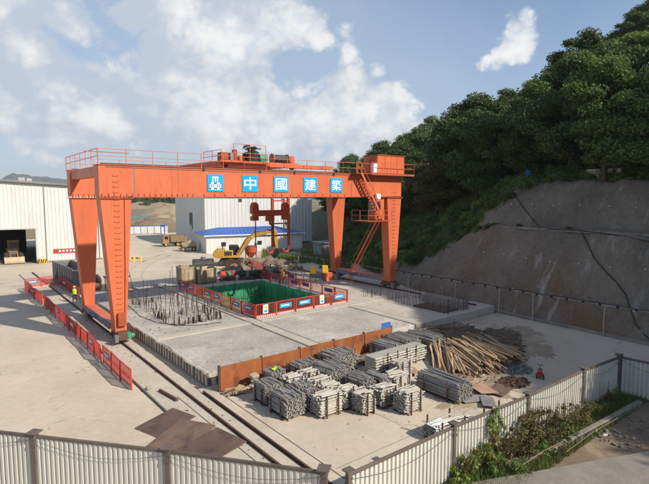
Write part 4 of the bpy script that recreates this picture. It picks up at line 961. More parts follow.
# rusty steel plates in front
for i, (cx_, cy_, w, d, rz, lab) in enumerate(((8.25, 23.05, 2.3, 1.75, .32, 'reddish rusty steel plate farthest from the fence beside the rail'), (8.35, 21.2, 2.5, 2.0, .55, 'dark middle steel plate overlapping the reddish plate'), (8.75, 19.35, 2.7, 2.1, .22, 'dark steel plate nearest the fence beside the rail'))):
    o = MB().box((0, 0, 0), (w, d, .02)).build('steel_plate', 'rust_plate'); o.location = (cx_, cy_, -.035 + .03 * i); o.rotation_euler = (R(.4), R(-4.2), rz); tag(o, lab, 'steel plate', 'steel plates beside the track')
tag(MB().cyl((9.6, 25.0, .09), (9.35, 26.9, .09), .09, 10).build('pipe', 'rust_dark'), 'short dark pipe lying on the track strip', 'pipe')
tag(MB().box((0, 0, .1), (.35, .25, .2), Euler((.2, .1, .4)).to_matrix()).build('stone', 'stone', bevel=.05), 'pale lump of concrete on the track strip', 'stone').location = (8.95, 27.6, 0)

# grit, chips and scraps strewn over the yards
def litter(name, label, x0, x1, y0, y1, z, n, size, mats, seed):
    rg = random.Random(seed)
    for mt in mats:
        mb = MB()
        for i in range(n):
            s = size * (.35 + rg.random() ** 2); a = rg.uniform(0, 6.28)
            mb.box((rg.uniform(x0, x1), rg.uniform(y0, y1), z + s * .12), (s * rg.uniform(.6, 2.2), s, s * .35), Matrix.Rotation(a, 3, 'Z'))
        o = mb.build(name, mt); o['kind'] = 'stuff'; o['label'] = label; o['category'] = 'litter'
litter('yard_litter', 'grit and scraps strewn over the storage yard', 11.6, 38, 11.6, 24.4, .0, 200, .05, ('stone', 'timber_old'), 1)
litter('yard_litter', 'grit and scraps strewn over the track strip', 8.9, 11.1, 14, 60, .0, 120, .06, ('stone', 'rust_dark'), 2)
litter('yard_litter', 'grit and scraps strewn over the open yard', -6, 8.4, 16, 80, YZ, 90, .05, ('stone', 'timber_old'), 3)
litter('yard_litter', 'chips and rubble strewn over the deck', 12, 38, 26.3, 35, DZ, 110, .05, ('stone', 'timber_old'), 4)
litter('yard_litter', 'chips and rubble strewn round the starter bars', 12, 19.5, 36, 57, DZ - .01, 110, .08, ('stone', 'timber_old', 'rust_dark'), 5)
# ================================================================ RED BARRIERS, SHAFT NETTING, STARTER BARS
def barrier_proto(W, H, plate, solid, sign=None):
    t = thing('barrier_panel', 'x x x x', 'barrier')
    pm_ = meshof(MB().bx(-.035, .035, -.035, .035, 0, H), 'post', 'red_paint'); bw = .042 if solid else .022
    bm_ = meshof(MB().bx(-bw, bw, -.008, .008, .22, H - .05), 'bar', 'red_paint')
    for x in (.04, W - .04): piece('post', pm_, t, (x, 0, 0))
    n = int(W / .17)
    for i in range(1, n): piece('bar', bm_, t, (W * i / n, 0, 0))
    MB().bx(.02, W - .02, -.025, .025, H - .06, H).build('top_rail', 'red_paint', t, world=False)
    MB().bx(.02, W - .02, -.025, .025, .20, .25).build('bottom_rail', 'red_paint', t, world=False)
    kp = MB().bx(.06, W - .06, -.012, .012, .03, .195).build('kick_plate', 'sign_white', t, world=False)
    k = 10; m = MB(); st = (W - .14) / k
    for i in range(0, k): x = .07 + i * st; m.add([(x, -.016, .035), (x + st * .55, -.016, .035), (x + st * .8, -.016, .19), (x + st * .25, -.016, .19)], [(0, 1, 2, 3)])
    m.build('stripe', 'red_paint', kp, world=False)
    if plate:
        p = MB().bx(W * .2, W * .82, -.03, -.018, H * .45, H * .78).build('plate', plate, t, world=False); m = MB()
        x = W * .27
        for i in range(6): w = W * .055; m.bx(x, x + w, -.034, -.031, H * .57, H * .68); x += w * 1.35
        m.build('lettering', 'sign_white', p, world=False)
    if sign:
        s_ = MB().bx(W * .36, W * .60, -.045, -.03, H * .28, H * .92).build('notice', 'sign_white', t, world=False)
        MB().bx(W * .40, W * .56, -.05, -.046, H * .36, H * .55).build('notice_print', 'blue_sign', s_, world=False); MB().bx(W * .42, W * .54, -.05, -.046, H * .62, H * .84).build('notice_print', 'yellow_bright', s_, world=False)
    return t
PROTO = {'blue': barrier_proto(2.05, 1.2, 'blue_sign', False), 'dark': barrier_proto(2.05, 1.2, 'blue_paint', False), 'plain': barrier_proto(2.05, 1.2, None, False),
         'notice': barrier_proto(2.05, 1.2, None, False, True), 'solid': barrier_proto(2.05, 1.25, None, True), 'solidplate': barrier_proto(2.05, 1.25, 'blue_dirty', True)}
def place(kind, x, y, z, rz, label, group, tilt=0.0):
    o = copy_tree(PROTO[kind]); o.location = (x, y, z); o.rotation_euler = (tilt, 0, rz); tag(o, label, 'barrier', group); return o
def run(kinds, a, b, z, what, group, jit=.045):
    a, b = Vector((a[0], a[1], 0)), Vector((b[0], b[1], 0)); n = len(kinds); d = (b - a) / n; rz = math.atan2(d.y, d.x)
    names = {'blue': 'with bright blue plate', 'dark': 'with dark blue plate', 'plain': 'of bare bars', 'notice': 'with a white notice', 'solid': 'of close bars', 'solidplate': 'with dirty blue plate'}
    ords = ['first', 'second', 'third', 'fourth', 'fifth', 'sixth', 'seventh', 'eighth', 'ninth', 'tenth', 'eleventh', 'twelfth', 'thirteenth', 'fourteenth']
    for i, k in enumerate(kinds):
        p = a + d * i; o = place(k, p.x, p.y, z, rz + rnd.uniform(-jit, jit), 'red barrier ' + names[k] + ', ' + ords[i] + ' ' + what, group, rnd.uniform(-.05, .05)); o.scale = (d.length / 2.08, 1, 1)
run(['notice', 'blue', 'blue', 'notice', 'blue'], (20.66, 35.62), (31.0, 35.62), DZ + .03, 'from left along the shaft front', 'barriers along the shaft front')
run(['dark', 'dark', 'plain', 'dark', 'dark', 'plain', 'dark', 'dark'], (20.62, 52.0), (20.62, 35.75), DZ + .03, 'from the back, shaft left side', 'barriers along the shaft left side')
run(['plain', 'dark', 'plain', 'dark', 'dark', 'plain', 'dark', 'plain'], (31.15, 35.75), (31.15, 52.0), DZ + .03, 'from the front, shaft right side', 'barriers along the shaft right side')
run(['plain', 'dark', 'plain', 'dark', 'plain', 'dark', 'plain', 'plain', 'dark'], (34.0, 47.0), (37.0, 66.0), .35, 'from right, row behind the shaft', 'barriers in the farther row')
run(['solid'] * 3 + ['solidplate', 'solid', 'solid', 'solidplate', 'solid', 'solid', 'solidplate', 'solid', 'solidplate', 'solid', 'solid'], (8.05, 56.6), (8.25, 28.4), YZ, 'from the far end, long track row', 'barriers beside the crane track')
run(['solid', 'solid', 'solidplate', 'solid', 'solid'], (7.7, 67.2), (8.0, 57.0), YZ, 'from the far corner, bent track row', 'barriers at the far bend of the track row')
run(['solidplate', 'solid'], (7.8, 67.6), (11.2, 68.4), 0, 'from left across the track end', 'barriers across the track end')
run(['solid', 'solidplate', 'solid', 'solid', 'solidplate'], (11.45, 68.0), (11.55, 57.6), 0, 'from the far end beside the container', 'barriers beside the grey container')
for p in PROTO.values():
    for c in list(p.children):
        for g in list(c.children): bpy.data.objects.remove(g)
        bpy.data.objects.remove(c)
    bpy.data.objects.remove(p)
# green netting hung on the shaft walls, scaffold tubes before it
def net(name, label, a, b, z0, z1, inward, seed):
    m = MB(); a, b = Vector((*a, 0)), Vector((*b, 0)); nx, nz = 60, 14; iv = Vector(inward)
    for j in range(nz + 1):
        for i in range(nx + 1):
            u, w = i / nx, j / nz; z = z0 + (z1 - z0) * w
            dep = .14 + .10 * abs(math.sin(u * 9 * math.pi)) * (1 - .4 * w) + .05 * fbm(u * 14 + seed, w * 5, 1.0) + .06 * math.sin(w * 9)
            zz = z - (.10 * math.sin(u * 8 * math.pi) ** 2 if j == nz else 0)
            p = a.lerp(b, u) + iv * dep; m.add([(p.x, p.y, zz)], [])
    for j in range(nz):
        for i in range(nx): q = j * (nx + 1) + i; m.f.append((q, q + 1, q + nx + 2, q + nx + 1))
    return tag(m.build(name, 'green_net', smooth=True), label, 'netting')
net('safety_net', 'green safety netting hanging on the far wall of the shaft', (PX0 + .05, PY1), (PX1 - .05, PY1), -4.5, DZ + .05, (0, -1, 0), 1)
net('safety_net', 'green safety netting hanging on the right wall of the shaft', (PX1, PY0 + .05), (PX1, PY1 - .3), -4.5, DZ + .15, (-1, 0, 0), 7)
net('safety_net', 'green safety netting hanging on the near wall of the shaft', (PX0 + .05, PY0), (PX1 - .3, PY0), -4.5, DZ - .1, (0, 1, 0), 11)
net('safety_net', 'green safety netting hanging on the left wall of the shaft', (PX0, PY0 + .3), (PX0, PY1 - .3), -4.5, DZ - .1, (1, 0, 0), 15)
sf = thing('shaft_scaffold', 'rusty scaffold tubes standing against the netting inside the shaft', 'scaffold', (26, 44, -6.9))
for i in range(7): MB().cyl((PX0 + .8 + i * 1.4, PY1 - .5, -6.98), (PX0 + .8 + i * 1.4, PY1 - .5, .9 + .6 * rnd.random()), .035, 6).build('standard', 'rebar', sf)
for i in range(10): MB().cyl((PX1 - .5, PY0 + 1 + i * 1.5, -6.98), (PX1 - .5, PY0 + 1 + i * 1.5, .6 + .5 * rnd.random()), .035, 6).build('standard', 'rebar', sf)
for z in (-2.6, -.9): MB().cyl((PX0 + .3, PY1 - .56, z), (PX1 - .3, PY1 - .56, z), .03, 6).build('ledger', 'rebar', sf); MB().cyl((PX1 - .56, PY0 + .3, z), (PX1 - .56, PY1 - .3, z), .03, 6).build('ledger', 'rebar', sf)
# starter bars standing out of the deck
bar1 = meshof(MB().cyl((0, 0, -.05), (0, 0, 1), .022, 6), 'bar', 'rebar')
def starters(label, c, pts, seed, hmin, hmax, lean=.06):
    t = thing('starter_bars', label, 'rebar', c); rg = random.Random(seed)
    for x, y in pts:
        h = hmin + (hmax - hmin) * rg.random() ** 1.7
        piece('bar', bar1, t, (x - c[0], y - c[1], 0), (rg.gauss(0, lean), rg.gauss(0, lean), 0), (1, 1, h))
    return t
def rect_pts(x0, x1, y0, y1, step, seed, jit=.08):
    rg = random.Random(seed); P = []
    for x in np.arange(x0, x1, step): P += [(x, y0), (x, y1)]
    for y in np.arange(y0, y1, step): P += [(x0, y), (x1, y)]
    return [(x + rg.uniform(-jit, jit), y + rg.uniform(-jit, jit)) for x, y in P if rg.random() < .85]
t = starters('cluster of rusty upright bars on the deck left of the shaft', (16.3, 42.5, DZ), rect_pts(14.4, 18.3, 37.8, 48.5, .30, 1, .14) + rect_pts(15.2, 17.6, 40, 46.5, .36, 2, .2), 3, .5, 2.3)
mound('x', (16.9, 41.2, DZ), .8, .7, .55, 'concrete_grey', 0, .08).build('concrete_heap', 'concrete_grey', t, smooth=True)
for a, b, n in (((14.6, 37.6), (18.4, 37.6), 15), ((18.45, 38), (18.45, 41), 7), ((14.3, 39), (14.3, 42), 6), ((14.6, 47.5), (16.2, 47.8), 8)):
    for i in range(n):
        q = Vector((a[0], a[1], 0)).lerp(Vector((b[0], b[1], 0)), i / (n - 1)); h_ = rnd.uniform(.25, .75)
        MB().box((q.x + rnd.uniform(-.1, .1), q.y + rnd.uniform(-.2, .2), DZ + h_ * .45), (rnd.uniform(.04, .10), rnd.uniform(.06, .28), h_), Euler((rnd.uniform(-.25, .25), rnd.uniform(-.25, .25), rnd.uniform(-.5, .5))).to_matrix()).build('stub', rnd.choice(['timber_old', 'concrete_grey', 'rebar', 'rebar']), t)
starters('tall thin bars behind the first bar cluster near the bins', (18.5, 50.5, DZ), [(14.5 + .45 * i, 49.6 + rnd.uniform(-.6, .6)) for i in range(12)], 5, 1.0, 3.2)
t = starters('cluster of upright bars on the deck by the slope toe', (36.3, 30.3, DZ), rect_pts(34.8, 38.0, 26.6, 34.0, .36, 9), 6, .7, 1.7, .03)
MB().bx(37.2, 38.1, 26.8, 31.6, DZ - .02, DZ + .75).build('upstand', 'concrete_grey', t, bevel=.03); MB().bx(34.9, 36.9, 27.0, 30.6, DZ - .02, DZ + .12).build('timber_bed', 'timber_old', t)
starters('bars rising behind the shaft beside the yellow boxes', (36.5, 50, DZ - .03), [(33.4 + rnd.uniform(0, 4.2), 49 + rnd.uniform(0, 5)) for i in range(34)], 8, .8, 2.2, .04)
starters('bars along the back rim of the shaft', (26, 53, DZ), [(21 + i * .55, 53 + rnd.uniform(-.3, .5)) for i in range(18)], 9, .7, 1.9, .05)
for i, (px, py) in enumerate(((380, 275), (372, 296), (300, 287), (322, 285))):
    p = G(px, py, DZ); starters('small clump of bars ' + ['behind the right crane leg', 'on the slab between shaft and right leg', 'beside the shaft corner', 'below the yellow boxes'][i], (p.x, p.y, DZ - .03), [(p.x + rnd.uniform(-1, 1), p.y + rnd.uniform(-.6, .6)) for k in range(11)], 40 + i, .4, 1.0)
# low concrete block near the right leg
p = G(325, 278, DZ); tag(MB().box((0, 0, .3), (4.2, 1.1, .75), Euler((0, 0, R(-75))).to_matrix()).build('concrete_block', 'concrete_grey', bevel=.04), 'long low grey concrete upstand behind the shaft', 'concrete block').location = (p.x, p.y, DZ - .06)

# ================================================================ NEAR FENCE
FT = 2.15
def fence_panel(a, b, z0, z1, parent, period=.20, amp=.03):
    a, b = Vector((a[0], a[1], 0)), Vector((b[0], b[1], 0)); d = b - a; L = d.length; u = d / L; nrm = Vector((-u.y, u.x, 0))
    prof = []; n = int(L / period); p_ = L / n
    for i in range(n): prof += [(i * p_, 0), (i * p_ + p_ * .42, 0), (i * p_ + p_ * .52, 1), (i * p_ + p_ * .90, 1)]
    prof.append((L, 0)); vs = []
    for side in (0, 1):
        for z in (z0, z1):
            for s, k in prof: p = a + u * s + nrm * (k * amp * 2 - amp + side * .006); vs.append((p.x, p.y, z))
    m_ = len(prof); fs = []
    for side in (0, 1):
        o = side * 2 * m_
        for i in range(m_ - 1): fs.append((o + i, o + i + 1, o + m_ + i + 1, o + m_ + i))
    return MB().add(vs, fs).build('panel', 'fence_white', parent)
def fence(label, pts, z0, postw, capw):
    t = thing('site_fence', label, 'fence', (pts[0][0], pts[0][1], z0))
    for i, (x, y) in enumerate(pts):
        an = math.atan2(pts[1][1] - pts[0][1], pts[1][0] - pts[0][0]); M = Matrix.Rotation(an, 3, 'Z')
        pt = MB().box((x, y, (z0 + FT + .14) / 2), (postw, postw, FT + .14 - z0), M).build('post', 'fence_brown', t, bevel=.012)
        MB().box((x, y, FT + .16), (capw, capw, .05), M).build('cap', 'fence_brown', pt, bevel=.008)
        if i < 6: MB().box((x, y, FT - .32), (postw * 1.18, postw * 1.18, .10), M).box((x, y, FT - .1), (postw * 1.12, postw * 1.12, .05), M).build('collar', 'fence_brown', pt)
    for a, b in zip(pts[:-1], pts[1:]):
        d = (Vector((b[0], b[1], 0)) - Vector((a[0], a[1], 0))); u = d.normalized(); g = postw * .5 + .004
        aa = (a[0] + u.x * g, a[1] + u.y * g); bb = (b[0] - u.x * g, b[1] - u.y * g)
        fence_panel(aa, bb, z0 + .12, FT - .06, t)
        MB().bar((aa[0], aa[1], FT), (bb[0], bb[1], FT), .09, .12).build('top_rail', 'fence_brown', t, bevel=.01)
        MB().bar((aa[0], aa[1], z0 + .08), (bb[0], bb[1], z0 + .08), .09, .12).build('bottom_rail', 'fence_brown', t)
        nn = Vector((u.y, -u.x, 0)) * .10
        w = [Vector((aa[0], aa[1], FT - .12)).lerp(Vector((bb[0], bb[1], FT - .12)), k / 12) + nn - Vector((0, 0, .38 * math.sin(math.pi * k / 12))) for k in range(13)]
        MB().tube(w, .008, 5).build('wire', 'rope', t)
    return t
lf = [G(x, y, FT + .2) for x, y in ((34, 431), (168, 446), (324, 467))]; dx = lf[1] - lf[0]
fence('pale corrugated site fence with brown posts crossing the bottom left', [(lf[0].x - dx.x, lf[0].y - dx.y)] + [(p.x, p.y) for p in lf] , YZ, .21, .42)
rf = [G(x, y, FT + .2) for x, y in ((349, 469), (454, 422), (528, 392), (583.6, 367), (619, 354))]; e = G(649, 363.5, FT); e2 = rf[4] + (e - rf[4]) * 2.2
fence('pale corrugated site fence with brown posts running up the lower right', [(p.x, p.y) for p in rf], 0.0, .17, .34)
fence('short return of the pale site fence at the right edge', [(rf[4].x + .16, rf[4].y - .08), (e2.x, e2.y)], 0.0, .12, .16)
# planting strip, kerb, near concrete
RZ = .22
struct('planting_strip', MB().add([(rf[0].x + .3, 10.9, .006), (rf[4].x, 10.7, .009), (30.2, 9.1, .009), (13.0, 9.9, .006)], [(0, 1, 2, 3)]), 'spoil')
kp = [G(505, 466, .2), G(556, 447, .2), G(600, 424, .2), G(640, 402, .2)]
kk = thing('planting_kerb', 'rough grey concrete kerb edging the planting strip at the lower right', 'kerb', (kp[1].x, kp[1].y, 0))
for a, b in zip(kp[:-1], kp[1:]): MB().bar((a.x, a.y, .13), (b.x, b.y, .13), .26, .34).build('kerb_stone', 'concrete_grey', kk, bevel=.03)
r1, r2 = G(520, 474, RZ), G(649, 451, RZ); dd = r2 - r1
p0 = r1 - dd * .35; p3 = r1 + dd * 3.0
mb = MB().prism([(p0.x, p0.y), (p3.x, p3.y), (p3.x - 4, p3.y - 22), (p0.x - 2, p0.y - 22)], 'Z', -.45, RZ)
struct('near_road', mb, 'concrete_grey')
struct('corner_soil', MB().add([(12.0, 10.6, .003), (31.5, 9.6, .003), (36, 7.0, .003), (36, 3.0, .003), (20, 6.0, .003), (11.5, 9.0, .003)], [(0, 1, 2, 3, 4, 5)]), 'spoil')
rubble('scrap_chips', 'rubbish and stones in the shaded corner by the kerb', 628, 432, 130, 1.5, .13, 'concrete_grey', 15)
rubble('scrap_chips', 'plastic scraps in the shaded corner by the kerb', 612, 440, 6, 1.3, .14, 'plastic_white', 16)
# pipe rail along the foot of the slope
pr = thing('pipe_rail', 'long raised pipe with cable on thin posts along the slope foot', 'pipe', (40.9, 30, 0))
MB().tube([(40.95, y, 2.5 + .02 * math.sin(y)) for y in np.arange(9, 62, 2.0)], .035, 6).build('pipe', 'galv_pale', pr)
MB().tube([(40.88, y, 2.62 + .04 * math.sin(y * 1.7)) for y in np.arange(9, 62, .8)], .05, 6).build('cable', 'steel_dark', pr)
ck = meshof(MB().bx(-.03, .03, -.09, .09, -.1, .12), 'clip', 'black')
for y in np.arange(10, 60, 1.3): piece('clip', ck, pr, (-.02, y - 30, 2.52))
for px in (408, 455, 499, 533, 605): p = atX(px, 300, 40.95); MB().cyl((40.95, p.y, 0), (40.95, p.y, 2.5), .045, 6).build('post', 'galv_pale', pr)
for y in (40.5, 46, 52, 58): MB().cyl((40.95, y, .2), (40.95, y, 2.5), .045, 6).build('post', 'galv_pale', pr)
# hoses lying on the cut slope
def onhill(px, py):
    d = ray(px, py); t = 30.0
    while t < 160:
        p = _C + d * t
        if p[0] > toe(p[1]) and p[2] < hill(p[0], p[1]) + .06: return Vector((p[0], p[1], hill(p[0], p[1]) + .10))
        t += .1
    return Vector(p)
for i, pth in enumerate((((511, 186), (516, 197), (523, 208), (532, 219), (540, 228.5), (550, 230), (565, 231), (583, 232), (600, 235), (622, 238), (649, 242), (675, 246)),
                         ((582, 233), (587, 244), (594, 258), (604, 271), (616, 284), (626, 296), (630, 310), (636, 325), (644, 337), (655, 347)))):
    tag(MB().tube([onhill(*q) for q in pth], .045, 6).build('hose', 'black', smooth=True), ['black hose running down and along the bench of the concrete slope', 'black hose hanging down the lower face of the concrete slope'][i], 'hose')
# blue sign board and block wall above the cut
p = onhill(527, 183); b = thing('notice_board', 'small blue board on a post at the crest of the slope', 'sign', tuple(p))
MB().bx(-.04, .04, -.04, .04, -.3, 1.3).build('post', 'steel_grey', b, world=False); MB().box((0, -.06, 1.1), (.6, .05, .55), Euler((0, 0, -.5)).to_matrix()).build('board', 'blue_paint', b, world=False)
a, c = onhill(582, 180.5), onhill(617, 180.0); bw = thing('block_wall', 'low pale block wall at the crest of the concrete slope', 'wall', tuple(a))
dv = Vector((c.x - a.x, c.y - a.y, 0)); n = 8
for i in range(n):
    for j in range(2): q0 = a + dv * (i / n); q1 = a + dv * ((i + 1) / n - .006); MB().bar((q0.x + 1.0, q0.y, a.z + .3 + j * .55), (q1.x + 1.0, q1.y, a.z + .3 + j * .55), .3, .53).build('block', 'concrete_beam', bw, bevel=.02)
# cables lying on the deck
for i, pth in enumerate((((128, 305), (140, 316), (158, 323), (180, 325.5), (200, 325), (222, 322)), ((128, 291), (150, 288), (176, 286), (190, 287)))):
    tag(MB().tube([G(x, y, DZ + .03) for x, y in pth], .022, 6).build('cable', 'black', smooth=True), ['black cable curving round the first cluster of bars', 'black cable across the back of the deck'][i], 'cable')
# ================================================================ BUILDINGS
def ribbed(a, b, z0, z1, period, amp, cut=None):
    """profiled sheet wall from a to b (zi may be functions of run)"""
    a, b = Vector((a[0], a[1], 0)), Vector((b[0], b[1], 0)); d = b - a; L = d.length; u = d / L; n = Vector((u.y, -u.x, 0)); k = int(L / period); p_ = L / k; m = MB()
    f = (lambda v, s: v(s) if callable(v) else v); prof = []
    for i in range(k): prof += [(i * p_, 0), (i * p_ + p_ * .6, 0), (i * p_ + p_ * .7, 1), (i * p_ + p_ * .9, 1)]
    prof.append((L, 0))
    for s, q in prof:
        p = a + u * s + n * amp * q; m.add([(p.x, p.y, f(z0, s)), (p.x, p.y, f(z1, s))], [])
    for i in range(len(prof) - 1): m.f.append((2 * i, 2 * i + 2, 2 * i + 3, 2 * i + 1))
    return m
# big white warehouse at the left
wa = R(-7.7); ux = Vector((math.cos(wa), math.sin(wa), 0)); uy = Vector((-math.sin(wa), math.cos(wa), 0)); o0 = Vector((12.72, 94.6, 0))   # right jamb of the doorway
def wp(s, t=0.0): p = o0 + ux * s + uy * t; return (p.x, p.y)
wh_ = thing('warehouse', 'big white profiled sheet warehouse with open doorway at the far left', 'warehouse', (o0.x, o0.y, YZ))
xr = 10.2; eave = lambda s: 12.55 + .065 * (xr - s)
ribbed(wp(0), wp(xr), YZ, lambda s: eave(s), .55, .05).build('wall', 'white_sheet', wh_)
ribbed(wp(-22), wp(0), 5.75, lambda s: eave(s - 22), .55, .05).build('wall', 'white_sheet', wh_)
ribbed(wp(-45), wp(-22), YZ, lambda s: eave(s - 45), .55, .05).build('wall', 'white_sheet', wh_)
ribbed(wp(xr), wp(xr, 34), YZ, eave(xr), .55, .05).build('wall', 'white_sheet', wh_)
ribbed(wp(2.4, 33.5), wp(xr, 33.5), YZ, 12.4, .55, .05).build('wall', 'white_sheet', wh_); ribbed(wp(-45, 33.5), wp(-2.2, 33.5), YZ, 13.4, .55, .05).build('wall', 'white_sheet', wh_)
ribbed(wp(-2.2, 33.5), wp(2.4, 33.5), 5.2, 12.8, .55, .05).build('wall', 'white_sheet', wh_)
m = MB()
pts = [(s, eave(s) + (.05 if s > -45 else 0)) for s in (-45, xr + .5)]
A = [wp(-45.5, -.5), wp(xr + .5, -.5), wp(xr + .5, 34.5), wp(-45.5, 34.5)]; Z = [eave(-45) + .05, eave(xr) + .02, eave(xr) + .02, eave(-45) + .05]
rf_ = MB().add([(p[0], p[1], z) for p, z in zip(A, Z)] + [(p[0], p[1], z + .35) for p, z in zip(A, Z)], [(0, 1, 2, 3), (4, 5, 6, 7), (0, 1, 5, 4), (1, 2, 6, 5), (2, 3, 7, 6), (3, 0, 4, 7)]).build('roof', 'roof_grey', wh_)
q = wp(-1.6, 3); MB().bx(q[0] - .5, q[0] + .5, q[1] - .4, q[1] + .4, eave(-1.6) + .3, eave(-1.6) + 1.0).build('roof_vent', 'galv_pale', rf_); q = wp(-.5, 3); MB().bx(q[0] - .4, q[0] + .4, q[1] - .4, q[1] + .4, eave(0) + .3, eave(0) + .95).build('roof_vent', 'galv_pale', rf_)
q0, q1 = wp(-22, -.08), wp(0.12, -.08)
MB().bar((q0[0], q0[1], 5.72), (q1[0], q1[1], 5.72), .16, .16).build('door_lintel', 'galv_pale', wh_); MB().bar((q1[0], q1[1], YZ), (q1[0], q1[1], 5.75), .16).build('door_jamb', 'galv_pale', wh_)
q0, q1 = wp(2.6, -.12), wp(8.8, -.12)
bn = MB().bar((q0[0], q0[1], 1.75), (q1[0], q1[1], 1.75), .03, .72).build('banner', 'red_paint', wh_); m = MB()
for i in range(9): a = Vector((*wp(3.4 + i * .55, -.15), 1.75)); b = Vector((*wp(3.7 + i * .55, -.15), 1.75)); m.bar(a, b, .02, .32)
m.build('banner_lettering', 'sign_white', bn)
for s in (1.6, 6.0, 9.8): q = wp(s, -.14); MB().cyl((q[0], q[1], YZ), (q[0], q[1], eave(s)), .07, 8).build('downpipe', 'galv', wh_)
q0, q1 = wp(-45, -.16), wp(xr, -.16); MB().bar((q0[0], q0[1], eave(-45) - .1), (q1[0], q1[1], eave(xr) - .1), .16, .22).build('gutter', 'galv', wh_)
q0, q1 = wp(0.1, -.1), wp(xr, -.1); MB().bar((q0[0], q0[1], YZ + .15), (q1[0], q1[1], YZ + .15), .1, .3).build('plinth', 'concrete_grey', wh_)
for s in (-20, -14, -8): q = wp(s, 8); MB().bar((q[0], q[1], YZ), (q[0], q[1], 12.5), .3).build('column', 'steel_grey', wh_)
q0, q1 = wp(-30, 8), wp(8, 8); MB().bar((q0[0], q0[1], 9.5), (q1[0], q1[1], 9.5), .2, .4).build('truss', 'steel_grey', wh_)
q = wp(-11, 16); struct('warehouse_floor', MB().add([(*wp(-44, .2), YZ + .008), (*wp(xr - .2, .2), YZ + .008), (*wp(xr - .2, 33), YZ + .008), (*wp(-44, 33), YZ + .008)], [(0, 1, 2, 3)]), 'concrete_grey')
tag(MB().add([(*wp(-14, 20), YZ), (*wp(-1.6, 20), YZ), (*wp(-1.6, 20.3), YZ), (*wp(-14, 20.3), YZ), (*wp(-14, 20), 9), (*wp(-1.6, 20), 9), (*wp(-1.6, 20.3), 9), (*wp(-14, 20.3), 9)], [(0, 1, 5, 4), (1, 2, 6, 5), (2, 3, 7, 6), (3, 0, 4, 7), (4, 5, 6, 7)]).build('shade_sheet', 'interior_shade'), 'added dark sheet standing in for the shade deep inside the warehouse doorway', 'shade_sheet')  # added sheet; its near-black colour stands in for the unlit depth of the building
for i, s in enumerate((.5, 1.15)):
    c = wp(s, -.6); hb = thing('hazard_block', ['yellow and black striped block at the warehouse door jamb', 'second striped block at the warehouse door jamb'][i], 'bollard block', (c[0], c[1], YZ), wa)
    MB().bx(-.3, .3, -.25, .25, 0, .8).build('block', 'yellow_bright', hb, world=False, bevel=.03)
    MB().add([(-.3, -.255, .05), (-.12, -.255, .05), (.02, -.255, .75), (-.16, -.255, .75)], [(0, 1, 2, 3)]).add([(.04, -.255, .05), (.2, -.255, .05), (.3, -.255, .6), (.26, -.255, .75), (.18, -.255, .75)], [(0, 1, 2, 3, 4)]).build('stripe', 'black', hb, world=False)
# white shed in the middle distance
sa = R(-8); vx = Vector((math.cos(sa), math.sin(sa), 0)); vy = Vector((-math.sin(sa), math.cos(sa), 0)); s0 = Vector((47.2, 103.2, 0))
def sp_(s, t=0.0): p = s0 + vx * s + vy * t; return (p.x, p.y)
sh = thing('white_shed', 'tall white profiled sheet shed in the middle distance behind the crane', 'shed', (s0.x, s0.y, YZ))
WL, WD, EH = 27.5, 27, 11.0
ribbed(sp_(0), sp_(WL), YZ, EH, .9, .06).build('wall', 'white_sheet', sh); ribbed(sp_(0, WD), sp_(0), YZ, lambda s: EH + 1.2 - abs(s - WD / 2) / (WD / 2) * 1.2, 2.2, .10).build('wall', 'white_sheet', sh)
ribbed(sp_(WL), sp_(WL, WD), YZ, EH, .9, .06).build('wall', 'white_sheet', sh); ribbed(sp_(WL, WD), sp_(0, WD), YZ, EH, .9, .06).build('wall', 'white_sheet', sh)
A = [sp_(-.3, -.4), sp_(WL + .3, -.4), sp_(WL + .3, WD / 2), sp_(-.3, WD / 2)]; B = [sp_(-.3, WD + .4), sp_(WL + .3, WD + .4)]
MB().add([(*A[0], EH), (*A[1], EH), (*A[2], EH + 1.3), (*A[3], EH + 1.3), (*B[0], EH), (*B[1], EH)] + [(*A[0], EH + .2), (*A[1], EH + .2), (*A[2], EH + 1.5), (*A[3], EH + 1.5), (*B[0], EH + .2), (*B[1], EH + .2)], [(0, 1, 2, 3), (3, 2, 5, 4), (6, 7, 8, 9), (9, 8, 11, 10), (0, 1, 7, 6), (4, 5, 11, 10), (1, 2, 8, 7), (2, 5, 11, 8), (0, 3, 9, 6), (3, 4, 10, 9)]).build('roof', 'galv_pale', sh)
c = [sp_(-.06, 10.2), sp_(-.06, 12.6), sp_(-.16, 12.6), sp_(-.16, 10.2)]
MB().prism(c, 'Z', 3.2, 7.2).build('window', 'glass_dark', sh)
for s, z in ((8.0, 9.9), (19, 9.9)): c = [sp_(s, -.02), sp_(s + .8, -.02), sp_(s + .8, -.14), sp_(s, -.14)]; MB().prism(c, 'Z', z, z + .7).build('vent', 'steel_dark', sh)
